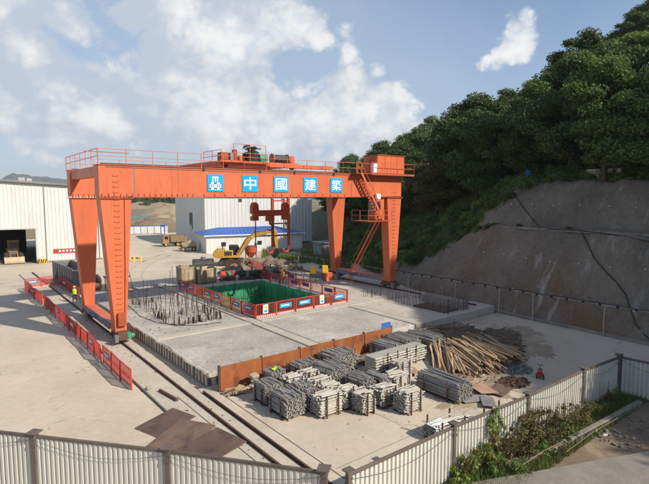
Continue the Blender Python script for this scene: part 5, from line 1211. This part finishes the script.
# white annex with the blue roof
aa = R(-13); ax_ = Vector((math.cos(aa), math.sin(aa), 0)); ay_ = Vector((-math.sin(aa), math.cos(aa), 0)); a0 = Vector((41.3, 89.9, 0))
def ap(s, t=0.0): p = a0 + ax_ * s + ay_ * t; return (p.x, p.y)
an = thing('white_annex', 'low white annex with bright blue roof in front of the white shed', 'annex', (a0.x, a0.y, YZ))
AL, AD, AE = 20.5, 9.5, 3.35
ribbed(ap(0), ap(AL), YZ, AE, 1.1, .03).build('wall', 'white_sheet', an); ribbed(ap(0, AD), ap(0), YZ, AE, 1.1, .03).build('wall', 'white_sheet', an); ribbed(ap(AL), ap(AL, AD), YZ, AE, 1.1, .03).build('wall', 'white_sheet', an)
E_ = [(*ap(-.5, -.5), AE), (*ap(AL + .5, -.5), AE), (*ap(AL + .5, AD), AE + .1), (*ap(-.5, AD), AE + .1)]; Rg = [(*ap(3.5, AD * .62), AE + 1.25), (*ap(AL - 4, AD * .62), AE + 1.25)]
rf_ = MB().add(E_ + Rg + [(*p[:2], p[2] + .12) for p in E_], [(6, 7, 5, 4), (7, 8, 5), (8, 9, 4, 5), (9, 6, 4), (0, 1, 2, 3), (0, 1, 7, 6), (1, 2, 8, 7), (2, 3, 9, 8), (3, 0, 6, 9)]).build('roof', 'blue_roof', an)
for i in range(24):
    u = (i + .5) / 24; a = Vector(E_[0]).lerp(Vector(E_[1]), u); b = Vector(Rg[0]).lerp(Vector(Rg[1]), u); MB().bar((a.x, a.y, a.z + .14), (b.x, b.y, b.z + .03), .06, .07).build('roof_rib', 'blue_roof', rf_)
MB().bar((*ap(-.5, -.52), AE + .02), (*ap(AL + .5, -.52), AE + .02), .06, .18).build('gutter', 'sign_white', an)
for s in (3.0, 10.5): c0, c1 = ap(s, -.05), ap(s + .9, -.05); w = MB().bar((*c0, 1.6), (*c1, 1.6), .05, .8).build('window', 'glass_dark', an)
# grey hut
hu = thing('grey_hut', 'small grey block hut with flat roof beside the annex', 'hut', (54.4, 69.8, YZ), R(-12))
MB().bx(0, 4.2, 0, 3.6, 0, 2.7).build('wall', 'concrete_grey', hu, world=False, bevel=.02); MB().bx(-.25, 4.5, -.3, 3.9, 2.7, 2.86).build('roof', 'roof_grey', hu, world=False)
MB().bx(-.03, 0, .8, 1.6, 1.2, 2.1).build('notice', 'blue_sign', hu, world=False); MB().bx(-.02, 0, 2.2, 3.0, 0, 2.0).build('door', 'steel_grey', hu, world=False)
m = MB()
for i in range(7): m.bar((1.2 + i * .3, -.02, 1.5 + .12 * (i % 2)), (1.4 + i * .3, -.02, 1.75), .02, .09)
m.build('wall_marks', 'black', hu, world=False)

# ================================================================ MIDDLE DISTANCE THINGS
gcn = thing('grey_container', 'dark grey open topped steel container beside the crane track', 'container', (11.95, 62.5, 0), R(3))
MB().bx(0, 2.2, 0, 9.5, .12, .2).build('floor', 'steel_grey', gcn, world=False)
for nm, q in (('side', (0, .08, 0, 9.5, .2, 2.65)), ('side', (2.12, 2.2, 0, 9.5, .2, 2.65)), ('end', (.08, 2.12, 0, .08, .2, 2.5)), ('end', (.08, 2.12, 9.42, 9.5, .2, 2.5))): MB().bx(*q).build(nm, 'steel_grey', gcn, world=False)
rb = meshof(MB().bx(-.05, 0, -.06, .06, .2, 2.75), 'rib', 'steel_grey')
for i in range(9): piece('rib', rb, gcn, (0, .3 + i * 1.1, 0))
for i in range(3): MB().bx(.1, 2.1, .5 + i * 4, .62 + i * 4, 0, .12).build('skid', 'steel_dark', gcn, world=False)
MB().box((-.12, 7.4, 1.2), (.03, .9, 1.3), Euler((0, .1, 0)).to_matrix()).build('leaning_board', 'blue_dirty', gcn, world=False)
dr = thing('cable_reel', 'brown wooden cable reel beside the grey container', 'reel', (13.4, 60.3, 0), R(20))
for x in (-.7, .7): MB().cyl((x - .05, 0, 1.05), (x + .05, 0, 1.05), 1.05, 24).build('flange', 'timber', dr, world=False)
MB().cyl((-.65, 0, 1.05), (.65, 0, 1.05), .7, 20).build('core', 'timber_old', dr, world=False)
MB().cyl((-.85, 0, 1.05), (.85, 0, 1.05), .08, 8).build('axle', 'steel_dark', dr, world=False)
# stall with a blue top and dark tools behind the left leg
st = thing('tool_rack', 'blue topped tool rack standing behind the left crane legs', 'rack', (14.2, 56.0, 0))
for x, y in ((0, 0), (2.1, 0), (0, 1.2), (2.1, 1.2)): MB().bx(x - .04, x + .04, y - .04, y + .04, 0, 2.1).build('post', 'red_paint', st, world=False)
MB().bx(-.15, 2.25, -.15, 1.35, 2.1, 2.3).build('top', 'blue_paint', st, world=False); MB().bx(0, 2.1, 0, 1.2, .9, .95).build('shelf', 'steel_grey', st, world=False)
for i in range(3): MB().cyl((.35 + i * .65, .5, .95), (.35 + i * .65, .5, 1.6), .2, 12).build('bottle', ('red_paint', 'steel_grey', 'blue_dirty')[i], st, world=False)
# tan bins behind the shaft
for i, (x, y, w, d, h, rz, lab) in enumerate(((22.1, 55.0, 1.75, 2.3, 2.05, R(-6), 'taller tan steel bin behind the left corner of the shaft'), (24.0, 54.2, 2.3, 2.2, 1.75, R(4), 'lower tan steel bin right of the taller one'))):
    b = thing('steel_bin', lab, 'bin', (x, y, DZ), rz, 'tan bins behind the shaft')
    MB().bx(0, w, 0, .07, .1, h).build('side', 'bin_tan', b, world=False); MB().bx(0, w, d - .07, d, .1, h).build('side', 'bin_tan', b, world=False); MB().bx(0, .07, .08, d - .08, .1, h - .01).build('side', 'bin_tan', b, world=False); MB().bx(w - .07, w, .08, d - .08, .1, h - .01).build('side', 'bin_tan', b, world=False)
    MB().bx(.08, w - .08, .08, d - .08, .1, h * .8).build('fill', 'spoil', b, world=False); MB().bx(-.04, w + .04, -.05, .0, h - .14, h).build('rim', 'bin_tan', b, world=False); MB().bx(-.05, 0, 0, d, h - .14, h).build('rim', 'bin_tan', b, world=False)
    for k in range(3): MB().bx(w * (.2 + .3 * k), w * (.2 + .3 * k) + .08, -.05, -.002, .1, h - .16).build('rib', 'bin_tan', b, world=False)
    for k in range(2): MB().bx(.1 + k * (w - .3), .2 + k * (w - .3), .1, d - .1, 0, .1).build('skid', 'steel_dark', b, world=False)
tk = thing('grey_tank', 'dark grey cylindrical tank behind the tan bins', 'tank', (30.0, 66.5, YZ), R(-20))
MB().cyl((-1.5, 0, 1.2), (1.5, 0, 1.2), 1.0, 20).build('shell', 'steel_dark', tk, world=False, bevel=.05); MB().bx(-1.2, -.9, -.8, .8, 0, .6).bx(.9, 1.2, -.8, .8, 0, .6).build('saddle', 'steel_dark', tk, world=False); MB().cyl((0, 0, 2.1), (0, 0, 2.45), .35, 12).build('hatch', 'steel_grey', tk, world=False)
# spoil heaps
for i, (px, py, rx, ry, h, lab) in enumerate(((262, 268, 6.5, 3.2, 1.7, 'long brown spoil heap in front of the excavator'), (290, 274, 3.6, 2.2, 1.3, 'brown spoil heap behind the worker at the shaft'), (238, 272, 3.0, 2.0, 1.1, 'small dark spoil heap behind the tan bins'))):
    p = G(px, py, 0); tag(mound('spoil_heap', (p.x, p.y, YZ), rx, ry, h, 'spoil', R(-35), .35, 40, 16).build('spoil_heap', 'spoil', smooth=True), lab, 'spoil heap')
# pumps and hoses clutter behind the shaft
rg = random.Random(77)
for i, (px, py, mt, lab) in enumerate(((228, 281, 'green_machine', 'green slurry pump behind the shaft'), (220, 281, 'red_paint', 'red pump beside the tan bins'), (238, 280, 'steel_dark', 'dark generator behind the green pump'), (250, 280, 'steel_dark', 'dark compressor behind the shaft rim'), (260, 279, 'rust_dark', 'rusty winch behind the shaft rim'), (268, 276, 'steel_grey', 'grey motor beside the spoil heap'))):
    p = G(px, py, DZ); t = thing('pump_set', lab, 'pump', (p.x, min(p.y, 56.4), DZ - .03), rg.uniform(-.6, .6), 'pump sets behind the shaft'); w = rg.uniform(1.3, 1.9)
    MB().bx(0, w, 0, .9, 0, .25).build('skid', 'steel_dark', t, world=False); MB().cyl((.15, .45, .75), (w * .6, .45, .75), .42, 14).build('motor', mt, t, world=False); MB().bx(w * .6, w, .1, .8, .25, 1.15).build('pump_body', mt if i % 2 else 'steel_grey', t, world=False, bevel=.04)
    MB().tube([(w, .45, .7), (w + .5, .3, .9), (w + .9, .1, .3), (w + 1.6, -.2, .12)], .09, 6).build('hose', 'black', t, world=False, smooth=True); MB().cyl((w * .35, .45, 1.1), (w * .35, .45, 1.5), .07, 8).build('pipe', 'rust_dark', t, world=False)
rl = meshof(MB().cyl((0, -.3, 0), (0, .3, 0), .55, 18), 'drum', 'rust_dark'); fl = meshof(MB().cyl((0, -.04, 0), (0, .04, 0), .85, 20), 'flange', 'rust_dark')
for i, (px, py) in enumerate(((231, 269), (238, 270))):
    p = G(px, py, 0); t = thing('wire_spool', ['left rusty wire spool under the excavator', 'right rusty wire spool under the excavator'][i], 'spool', (p.x, p.y, YZ), R(-40)); piece('drum', rl, t, (0, 0, .85)); piece('flange', fl, t, (0, -.33, .85)); piece('flange', fl, t, (0, .33, .85))
hp_ = thing('red_hopper', 'red conical hopper standing behind the excavator arm', 'hopper', (*G(251, 262, 0)[:2], YZ))
MB().cyl((0, 0, 1.9), (0, 0, 2.9), 1.05, 18).build('rim', 'orange_dark', hp_, world=False); MB().cyl((0, 0, .9), (0, 0, 1.9), .3, 18, 1.05).build('cone', 'orange_dark', hp_, world=False)
for k in range(4): a = k * 1.57 + .78; MB().bar((.9 * math.cos(a), .9 * math.sin(a), 0), (.9 * math.cos(a), .9 * math.sin(a), 2.0), .1).build('leg', 'orange_dark', hp_, world=False)
# yellow distribution boxes on posts
for i, (px, py) in enumerate(((313, 281), (325, 280))):
    p = G(px, py, DZ); t = thing('distribution_box', ['left yellow electrical box on legs near the right crane leg', 'right yellow electrical box on legs near the right crane leg'][i], 'electrical box', (p.x, p.y, DZ - .03), R(-35))
    bxm = MB().bx(-.35, .35, -.2, .2, .95, 1.85).build('box', 'yellow_bright', t, world=False, bevel=.02); MB().bx(-.3, .3, -.215, -.202, 1.0, 1.8).build('door', 'yellow_bright', bxm, world=False)
    for x in (-.3, .3):
        for y in (-.15, .15): MB().bx(x - .03, x + .03, y - .03, y + .03, 0, .95).build('leg', 'steel_dark', t, world=False)
p = G(337, 279, DZ); ob = tag(MB().bx(-.5, .5, -.3, .3, 0, .9).bx(-.55, .55, -.35, .35, .9, .98).build('orange_box', 'orange', bevel=.02), 'small orange box at the foot of the rear right crane leg', 'box'); ob.location = (p.x - 1.5, p.y, DZ - .03)
# far fence, cabin and gate
f0, f1 = G(127, 234, YZ), G(161, 233, YZ); ff = thing('site_hoarding', 'white and blue hoarding in the distance left of the shed', 'hoarding', (f0.x, f0.y, YZ)); n = 5
for i in range(-2, n):
    a = f0.lerp(f1, i / n); b = f0.lerp(f1, (i + .96) / n); MB().bar((a.x, a.y, .9), (b.x, b.y, .9), .08, 2.2).build('panel', 'white_sheet', ff); MB().bar((a.x, a.y, 2.15), (b.x, b.y, 2.15), .1, .3).build('cap_strip', 'blue_paint', ff)
    MB().bx(a.x - .08, a.x + .08, a.y - .08, a.y + .08, YZ, 2.4).build('post', 'steel_grey', ff)
p = G(164, 234, YZ); cb = thing('toilet_cabin', 'small blue and white portable cabin beside the distant hoarding', 'cabin', (p.x, p.y, YZ), R(-30))
MB().bx(-.9, .4, -.7, .7, .05, 2.6).build('body', 'blue_paint', cb, world=False); MB().bx(.42, 1.0, -.7, .7, .05, 2.5).build('body', 'white_sheet', cb, world=False); MB().bx(-1, 1.1, -.8, .8, 2.6, 2.75).build('roof', 'blue_roof', cb, world=False); MB().bx(-.6, .1, -.74, -.71, .15, 2.2).build('door', 'sign_white', cb, world=False)
g0, g1 = G(127, 262, YZ), G(141, 262, YZ); gt = thing('height_barrier', 'yellow and black low barrier on the yard behind the left leg', 'barrier', (g0.x, g0.y, YZ))
for k in range(6): a = g0.lerp(g1, k / 6); b = g0.lerp(g1, (k + 1) / 6); MB().bar((a.x, a.y, .55), (b.x, b.y, .55), .12, .2).build('bar', 'yellow_bright' if k % 2 else 'black', gt)
for p in (g0, g0.lerp(g1, .5), g1): MB().bx(p.x - .12, p.x + .12, p.y - .12, p.y + .12, YZ, .75).build('post', 'yellow_bright', gt)

# ================================================================ VEHICLES
def wheel(parent, x, y, r, w):
    ty_ = MB().cyl((x, y - w / 2, r), (x, y + w / 2, r), r, 20).build('wheel', 'rubber', parent, world=False, bevel=r * .08)
    MB().cyl((x, y - w / 2 - .02, r), (x, y + w / 2 + .02, r), r * .55, 14).build('rim', 'yellow_machine', ty_, world=False)
# excavator, boom towards the right of the picture
ep = G(232, 264, 0); ex = thing('excavator', 'yellow tracked excavator with raised arm beyond the shaft', 'excavator', (ep.x, ep.y, YZ), math.atan2(-.62, .785) + .12); ex.scale = (1.08, 1.08, 1.08)
for y in (-1.25, 1.25):
    prof = [(-1.9, .25), (-1.6, .02), (1.6, .02), (1.9, .25), (2.0, .5), (1.85, .78), (1.55, .92), (-1.55, .92), (-1.85, .78), (-2.0, .5)]
    tk_ = MB().prism(prof, 'Y', y - .28, y + .28).build('track', 'rubber', ex, world=False, bevel=.03)
    for x in (-1.5, -.75, 0, .75, 1.5): MB().cyl((x, y - .31, .45), (x, y + .31, .45), .26 if abs(x) > 1 else .17, 12).build('roller', 'rust_dark', tk_, world=False)
MB().bx(-1.0, 1.0, -1.0, 1.0, .7, 1.05).build('undercarriage', 'steel_dark', ex, world=False); MB().cyl((0, 0, 1.0), (0, 0, 1.2), .7, 18).build('slew_ring', 'steel_dark', ex, world=False)
MB().bx(-2.3, 1.3, -1.3, 1.3, 1.2, 1.5).build('deck', 'yellow_machine', ex, world=False, bevel=.04)
MB().prism([(-2.6, 1.35), (-1.1, 1.35), (-1.1, 2.45), (-2.3, 2.45), (-2.7, 2.1)], 'Y', -1.3, 1.3).build('counterweight', 'yellow_machine', ex, world=False, bevel=.08)
MB().bx(-1.1, .2, -1.28, -.3, 1.5, 2.3).build('engine_cover', 'yellow_machine', ex, world=False, bevel=.06); MB().cyl((-1.3, -.6, 2.4), (-1.3, -.6, 3.0), .08, 8).build('exhaust', 'steel_dark', ex, world=False)
cb_ = MB().prism([(-.45, 1.5), (1.15, 1.5), (1.25, 2.2), (.85, 3.0), (-.45, 3.0)], 'Y', .25, 1.28).build('cab', 'steel_dark', ex, world=False, bevel=.05)
MB().prism([(-.3, 2.05), (1.05, 2.05), (.78, 2.88), (-.3, 2.88)], 'Y', 1.285, 1.30).build('window', 'glass_dark', cb_, world=False); MB().prism([(-.3, 2.05), (1.05, 2.05), (.78, 2.88), (-.3, 2.88)], 'Y', .23, .245).build('window', 'glass_dark', cb_, world=False)
def arm(pts, w, name, mat='yellow_machine'):
    return MB().prism(pts, 'Y', -w / 2 - .15, w / 2 - .15).build(name, mat, ex, world=False, bevel=.04)
arm([(.6, 1.6), (1.1, 1.5), (2.6, 3.5), (3.6, 4.35), (5.6, 4.75), (6.6, 4.9), (6.6, 5.15), (5.4, 5.15), (3.3, 4.95), (2.0, 3.9)], .55, 'boom')
arm([(5.95, 5.35), (6.55, 5.6), (6.95, 4.9), (7.0, 2.3), (6.65, 2.2), (6.35, 4.6)], .42, 'stick')
arm([(6.5, 2.6), (7.05, 2.5), (7.1, 1.7), (6.6, 1.05), (5.9, .95), (5.75, 1.3), (6.25, 1.6)], .95, 'bucket', 'steel_dark')
MB().cyl((1.3, -.15, 1.6), (2.9, -.15, 3.9), .10, 8).build('hydraulic_cylinder', 'steel_grey', ex, world=False); MB().cyl((3.7, -.15, 5.1), (6.1, -.15, 5.5), .09, 8).build('hydraulic_cylinder', 'steel_grey', ex, world=False); MB().cyl((6.3, -.15, 4.9), (6.5, -.15, 2.7), .08, 8).build('hydraulic_cylinder', 'steel_grey', ex, world=False)
for y in (-.55, .25): MB().tube([(.9, y, 1.7), (2.2, y, 3.95), (3.5, y, 5.05), (5.3, y, 5.3)], .035, 5).build('hydraulic_hose', 'black', ex, world=False, smooth=True)
for x in (-2.0, -.9): MB().bar((x, -1.25, 2.3), (x, -1.25, 2.9), .04).build('guard_rail', 'steel_dark', ex, world=False)
MB().bar((-2.0, -1.25, 2.9), (-.9, -1.25, 2.9), .04).build('guard_rail', 'steel_dark', ex, world=False)
MB().bx(-2.72, -2.68, -.9, .9, 1.5, 1.75).build('stripe', 'black', ex, world=False); MB().bx(-1.0, .1, -1.295, -1.285, 1.6, 2.2).build('grille', 'steel_dark', ex, world=False)
MB().bx(3.0, 3.15, -.55, -.45, 4.2, 4.35).build('work_light', 'sign_white', ex, world=False)
# dump truck and small dumper
def truck(pos, rz, label, s=1.0, L=5.6):
    t = thing('dump_truck', label, 'truck', pos, rz); t.scale = (s, s, s)
    MB().bx(-.9, L, -.45, .45, .75, 1.0).build('chassis', 'steel_dark', t, world=False)
    c = MB().prism([(-1.6, .7), (0, .7), (0, 2.85), (-1.3, 2.85), (-1.6, 1.9)], 'Y', -1.2, 1.2).build('cab', 'yellow_dusty', t, world=False, bevel=.06)
    MB().add([(-1.605, -1.05, 1.95), (-1.605, 1.05, 1.95), (-1.33, 1.05, 2.7), (-1.33, -1.05, 2.7)], [(0, 1, 2, 3)]).build('windscreen', 'glass_dark', c, world=False); MB().bx(-1.1, -.3, -1.215, -1.203, 1.8, 2.55).build('window', 'glass_dark', c, world=False); MB().bx(-1.1, -.3, 1.203, 1.215, 1.8, 2.55).build('window', 'glass_dark', c, world=False)
    MB().bx(-1.7, -1.6, -1.15, 1.15, .55, .95).build('bumper', 'steel_dark', t, world=False)
    for y in (-.9, .9): MB().bx(-1.72, -1.70, y - .15, y + .15, 1.0, 1.2).build('headlight', 'sign_white', t, world=False)
    b = MB()
    b.prism([(.25, 1.1), (L, 1.1), (L + .3, 2.6), (.25, 2.6)], 'Y', -1.25, -1.17).prism([(.25, 1.1), (L, 1.1), (L + .3, 2.6), (.25, 2.6)], 'Y', 1.17, 1.25).bx(.2, .28, -1.17, 1.17, 1.1, 2.75).bx(.25, L, -1.17, 1.17, 1.05, 1.15)
    b.build('dump_body', 'yellow_dusty', t, world=False)
    for k in range(4): MB().bx(.5 + k * 1.0, .6 + k * 1.0, -1.31, -1.25, 1.1, 2.55).build('body_rib', 'yellow_dusty', t, world=False)
    for x in (-.8, L - 2.0, L - .8):
        for y in (-.95, .95): wheel(t, x, y, .52, .4)
    return t
p = G(165, 246.5, YZ); truck((p.x + .9, p.y, YZ), R(-12), 'dirty yellow dump truck parked at the left wall of the shed', .92, 4.0)
p = G(183, 251, YZ); tr_ = thing('flat_dumper', 'small dusty dumper with a heaped load beside the shed corner', 'dumper', (p.x, p.y, YZ), R(-25))
MB().bx(-.4, 2.8, -.9, .9, .7, .95).build('chassis', 'rust_dark', tr_, world=False); MB().frus((1.3, 0, .95), (2.6, 1.6, 0), (1.3, 0, 1.7), (3.0, 2.0, 0)).build('skip', 'bin_tan', tr_, world=False); mound('x', (1.3, 0, 1.68), 1.35, .9, .55, 'earth', 0, .05, 18, 6).build('load', 'earth', tr_, world=False, smooth=True); MB().bx(-.7, -.1, -.5, .5, .9, 1.6).build('seat', 'yellow_dusty', tr_, world=False, bevel=.05)
for x in (0.1, 2.2):
    for y in (-.9, .9): wheel(tr_, x, y, .45, .3)
# wheel loader in the doorway, facing out
q = wp(-3.4, 5.2); ld = thing('wheel_loader', 'dusty yellow wheel loader parked in the warehouse doorway', 'wheel loader', (q[0], q[1], YZ), wa - R(90) + R(4)); ld.scale = (1.08, 1.08, 1.08)
for x in (-1.5, 1.5):
    for y in (-1.0, 1.0): wheel(ld, x, y, .78, .6)
MB().bx(-2.8, -.6, -.9, .9, .9, 2.1).build('engine_cover', 'yellow_dusty', ld, world=False, bevel=.08); MB().bx(-.6, 1.6, -.65, .65, .8, 1.5).build('front_frame', 'yellow_dusty', ld, world=False, bevel=.05)
c = MB().bx(-.9, .7, -.75, .75, 1.5, 3.3).build('cab', 'yellow_dusty', ld, world=False, bevel=.06); MB().bx(.71, .73, -.65, .65, 2.1, 3.15).build('windscreen', 'glass_dark', c, world=False)
for y in (-.76, .76): MB().bx(-.75, .55, y - .01, y + .01, 2.1, 3.15).build('window', 'glass_dark', c, world=False)
MB().bx(-1.0, .85, -.85, .85, 3.3, 3.42).build('cab_roof', 'yellow_dusty', c, world=False)
for y in (-.5, .5): MB().bar((1.0, y, 1.6), (3.0, y, .6), .16, .28).build('lift_arm', 'yellow_dusty', ld, world=False)
MB().prism([(2.8, .95), (2.9, .25), (3.3, .08), (4.0, .1), (3.35, .35), (3.1, .95)], 'Y', -1.35, 1.35).build('bucket', 'bin_tan', ld, world=False)
MB().bx(1.62, 1.66, -.45, .45, .9, 1.4).build('grille', 'steel_dark', ld, world=False)

# ================================================================ PEOPLE
def person(label, loc, rz, vest='vest', helmet='yellow_bright', pose=0.0):
    J = {'pel': (0, 0, .93), 'ab': (0, -.01, 1.1), 'ch': (0, -.02, 1.3), 'nk': (0, 0, 1.47), 'hd': (0, .02, 1.56), 'tp': (0, .02, 1.72)}
    E = [('pel', 'ab'), ('ab', 'ch'), ('ch', 'nk'), ('nk', 'hd'), ('hd', 'tp')]; Rd = {'pel': (.16, .12), 'ab': (.15, .11), 'ch': (.18, .12), 'nk': (.06, .06), 'hd': (.085, .095), 'tp': (.06, .07)}
    for s, n in ((-1, 'l'), (1, 'r')):
        J['hp' + n] = (.10 * s, 0, .86); J['kn' + n] = (.12 * s, .04 + pose * s * .12, .48); J['an' + n] = (.13 * s, -.03 + pose * s * .22, .09); J['to' + n] = (.15 * s, .15 + pose * s * .22, .04)
        J['sh' + n] = (.20 * s, -.01, 1.41); J['el' + n] = (.28 * s, -.06, 1.13); J['wr' + n] = (.27 * s, .10, .92); J['ha' + n] = (.26 * s, .16, .84)
        E += [('pel', 'hp' + n), ('hp' + n, 'kn' + n), ('kn' + n, 'an' + n), ('an' + n, 'to' + n), ('ch', 'sh' + n), ('sh' + n, 'el' + n), ('el' + n, 'wr' + n), ('wr' + n, 'ha' + n)]
        for k, q in (('hp', .095), ('kn', .066), ('an', .05), ('to', .045), ('sh', .062), ('el', .047), ('wr', .034), ('ha', .035)): Rd[k + n] = (q, q)
    names = list(J); me = bpy.data.meshes.new('body'); me.from_pydata([J[n] for n in names], [(names.index(a), names.index(b)) for a, b in E], [])
    o = bpy.data.objects.new('b', me); col.objects.link(o); o.modifiers.new('s', 'SKIN'); sv = me.skin_vertices[0].data
    for i, n in enumerate(names): sv[i].radius = Rd[n]; sv[i].use_root = (n == 'pel')
    o.modifiers.new('u', 'SUBSURF').levels = 2; bpy.context.view_layer.update()
    bm_ = bpy.data.meshes.new_from_object(o.evaluated_get(bpy.context.evaluated_depsgraph_get())); bpy.data.objects.remove(o)
    bm_.materials.clear()
    for k in ('cloth_dark', 'skin'): bm_.materials.append(MATS[k])
    for p in bm_.polygons: p.use_smooth = True; p.material_index = 1 if (p.center.z > 1.46 or (abs(p.center.x) > .2 and p.center.z < .93)) else 0
    t = thing('person', label, 'person', loc, rz); piece('body', bm_, t)
    v = MB(); n = 18
    for k, (z, rx, ry) in enumerate(((.90, .205, .155), (1.05, .20, .15), (1.25, .225, .165), (1.40, .20, .145), (1.46, .11, .10))):
        v.add([(rx * math.cos(2 * math.pi * i / n), ry * math.sin(2 * math.pi * i / n) - .01, z) for i in range(n)], [((k - 1) * n + i, (k - 1) * n + (i + 1) % n, k * n + (i + 1) % n, k * n + i) for i in range(n)] if 0 else [])
    for k in range(4):
        for i in range(n): v.f.append((k * n + i, k * n + (i + 1) % n, (k + 1) * n + (i + 1) % n, (k + 1) * n + i))
    v.build('vest', vest, t, world=False, smooth=True)
    h = MB().ball((0, .02, 1.66), .125, 14, 8, (1, 1.15, .95)); MB().add([x for x in h.v], h.f).build('helmet', helmet, t, world=False, smooth=True)
    MB().cyl((0, .05, 1.655), (0, .05, 1.675), .155, 16).build('helmet_brim', helmet, t, world=False)
    return t
p = G(75, 302.5, 0); person('worker in a yellow green vest standing by the crane track', (p.x, p.y, 0), R(150), pose=.6)
p = G(283, 283.5, DZ); person('worker in a yellow vest standing behind the shaft', (p.x, p.y, DZ - .03), R(60), vest='yellow_bright')
# ================================================================ PLANTS BY THE NEAR FENCE
def near_bush(seed, rad, h, mat, n=16, leaf=.05, per=1300):
    rg = random.Random(seed); cl = []
    for i in range(n):
        a = i * 2.4; q = rad * rg.uniform(.05, .9); cl.append(((q * math.cos(a), q * math.sin(a), h * rg.uniform(.12, .9)), rad * rg.uniform(.14, .34)))
    return leaf_mesh('foliage', cl, per, leaf, mat, seed, .9)
NB = [near_bush(61, .8, 1.2, 'leaf_mid', 12), near_bush(62, .7, .9, 'leaf_light'), near_bush(63, .9, 1.5, 'leaf_olive', 14), near_bush(64, .65, 1.0, 'leaf_yellow')]
st2 = MB()
for i in range(8): a = i * .8; st2.tube([(0, 0, 0), (.15 * math.cos(a), .15 * math.sin(a), .5), (.45 * math.cos(a), .45 * math.sin(a), 1.1)], .014, 5, .4)
ST2 = meshof(st2, 'stem', 'dry_stem')
spots_ = [(528, 446, 2, 1.1, 'olive bush between the dark ones and the fence'), (542, 456, 0, .9, 'mid green bush hanging over the kerb'), (556, 442, 2, 1.0, 'olive bush in the middle of the shaded strip'), (566, 436, 0, .95, 'mid green bush in the shade near the third post'), (580, 424, 2, .85, 'olive bush left of the fence corner'), (598, 414, 0, .75, 'mid green bush near the fence corner'), (508, 464, 2, .95, 'olive bush near the bottom edge'), (612, 404, 2, .7, 'olive bush right at the fence corner'), (448, 474, 1, 1.0, 'light green leafy bush at the foot of the vine'), (462, 478, 3, 1.0, 'yellowish bush at the bottom edge beside the vine'), (476, 470, 3, 1.1, 'yellow green bush right of the vine'), (490, 462, 1, 1.1, 'light green bush in the middle of the planting strip'), (500, 474, 0, 1.0, 'mid green bush at the near kerb end'),
          (512, 452, 0, 1.15, 'mid green bush leaning on the fence post'), (524, 458, 2, 1.0, 'dark bush before the fence post'), (536, 444, 2, 1.15, 'tall dark bush against the shaded fence'), (548, 440, 0, 1.0, 'mid green bush on the shaded strip'), (560, 432, 2, .9, 'dark low bush in the shade'), (574, 430, 2, .7, 'small dark bush near the kerb'), (590, 418, 2, .6, 'small dark bush by the fence corner'), (604, 410, 0, .55, 'tiny bush by the fence corner'), (522, 474, 0, .6, 'low leafy weed on the kerb end'), (470, 462, 0, 1.0, 'mid green bush close to the fence panel'), (550, 452, 2, .8, 'dark bush leaning over the kerb')]
for px, py, k, s, lab in spots_:
    p = G(px, py, .1); p.y = min(p.y, 10.85)
    t = thing('bush', lab, 'bush', (p.x, p.y, 0), rnd.uniform(0, 6), 'bushes of the planting strip'); t.scale = (s, s, s * rnd.uniform(.9, 1.15)); piece('stem', ST2, t); piece('foliage', NB[k], t)
p = atY(492, 440, 10.95)
vt = thing('climbing_vine', 'bright green vine climbing the near fence panel', 'vine', (p.x, 10.95, 0)); rg = random.Random(5)
cl = [((rg.uniform(-.25, .25) * (1 + (2.1 - z) * .3), rg.uniform(-.06, .06) - .08, z), rg.uniform(.12, .2)) for z in np.linspace(.2, 2.25, 22)] + [((.25 + .12 * i, -.1, 2.0 - .16 * i), .13) for i in range(5)]
piece('foliage', leaf_mesh('foliage', cl, 2600, .05, 'leaf_light', 71, 1.0), vt); MB().tube([(0, -.1, 0), (.1, -.1, .7), (-.08, -.1, 1.4), (.05, -.1, 2.2)], .018, 5).build('stem', 'dry_stem', vt, world=False)
for i in range(14):
    px = 500 + i * 9; q = G(px, 455 - i * 4.0, 0); h = rnd.uniform(1.0, 1.7)
    t = tag(MB().tube([(0, 0, 0), (.03, .02, h * .5), (rnd.uniform(-.1, .1), .05, h)], .014, 5).build('dry_stalk', 'dry_stem'), 'dry upright plant stalk in the shaded planting strip', 'stalk', 'dry stalks in the planting strip'); t.location = (q.x, min(q.y, 10.6), 0)
for i, (a, b) in enumerate((((515, 470), (566, 440)), ((566, 452), (618, 418)))):
    A, B = G(*a, .5), G(*b, .5); tag(MB().tube([A, A.lerp(B, .5) + Vector((0, 0, .1)), B], .02, 6).build('bamboo_pole', 'dry_stem'), ['long bamboo pole lying across the near bushes', 'bamboo pole lying along the far kerb'][i], 'pole')
pts = []
for i in range(12000):
    x = rnd.uniform(13.5, 29.8); y = rnd.uniform(9.2, 10.95)
    pts.append((x, y, 0.0))
o = blades('strip_weeds', pts, .32, .016, 'grass_mat', 9); o['label'] = 'low weeds covering the planting strip soil'; o['category'] = 'weeds'
# ================================================================ AIR
hm = bpy.data.materials.new('haze_air'); hm.use_nodes = True; hn = hm.node_tree.nodes; hn.clear()
ho = hn.new('ShaderNodeOutputMaterial'); hv = hn.new('ShaderNodeVolumePrincipled'); hv.inputs['Color'].default_value = (.86, .92, 1, 1); hv.inputs['Density'].default_value = .00016; hv.inputs['Anisotropy'].default_value = .2
hm.node_tree.links.new(hv.outputs[0], ho.inputs['Volume']); MATS['haze_air'] = hm
hz = MB().bx(-1600, 3300, -700, 4400, -9, 230).build('haze', 'haze_air'); hz['kind'] = 'stuff'; hz['label'] = 'thin pale haze over the whole site'; hz['category'] = 'haze'
for o in bpy.data.objects:
    if '_o' in o: del o['_o']
print('objects', len(bpy.data.objects), 'tris', sum(len(m.loop_triangles) or len(m.polygons) for m in bpy.data.meshes))
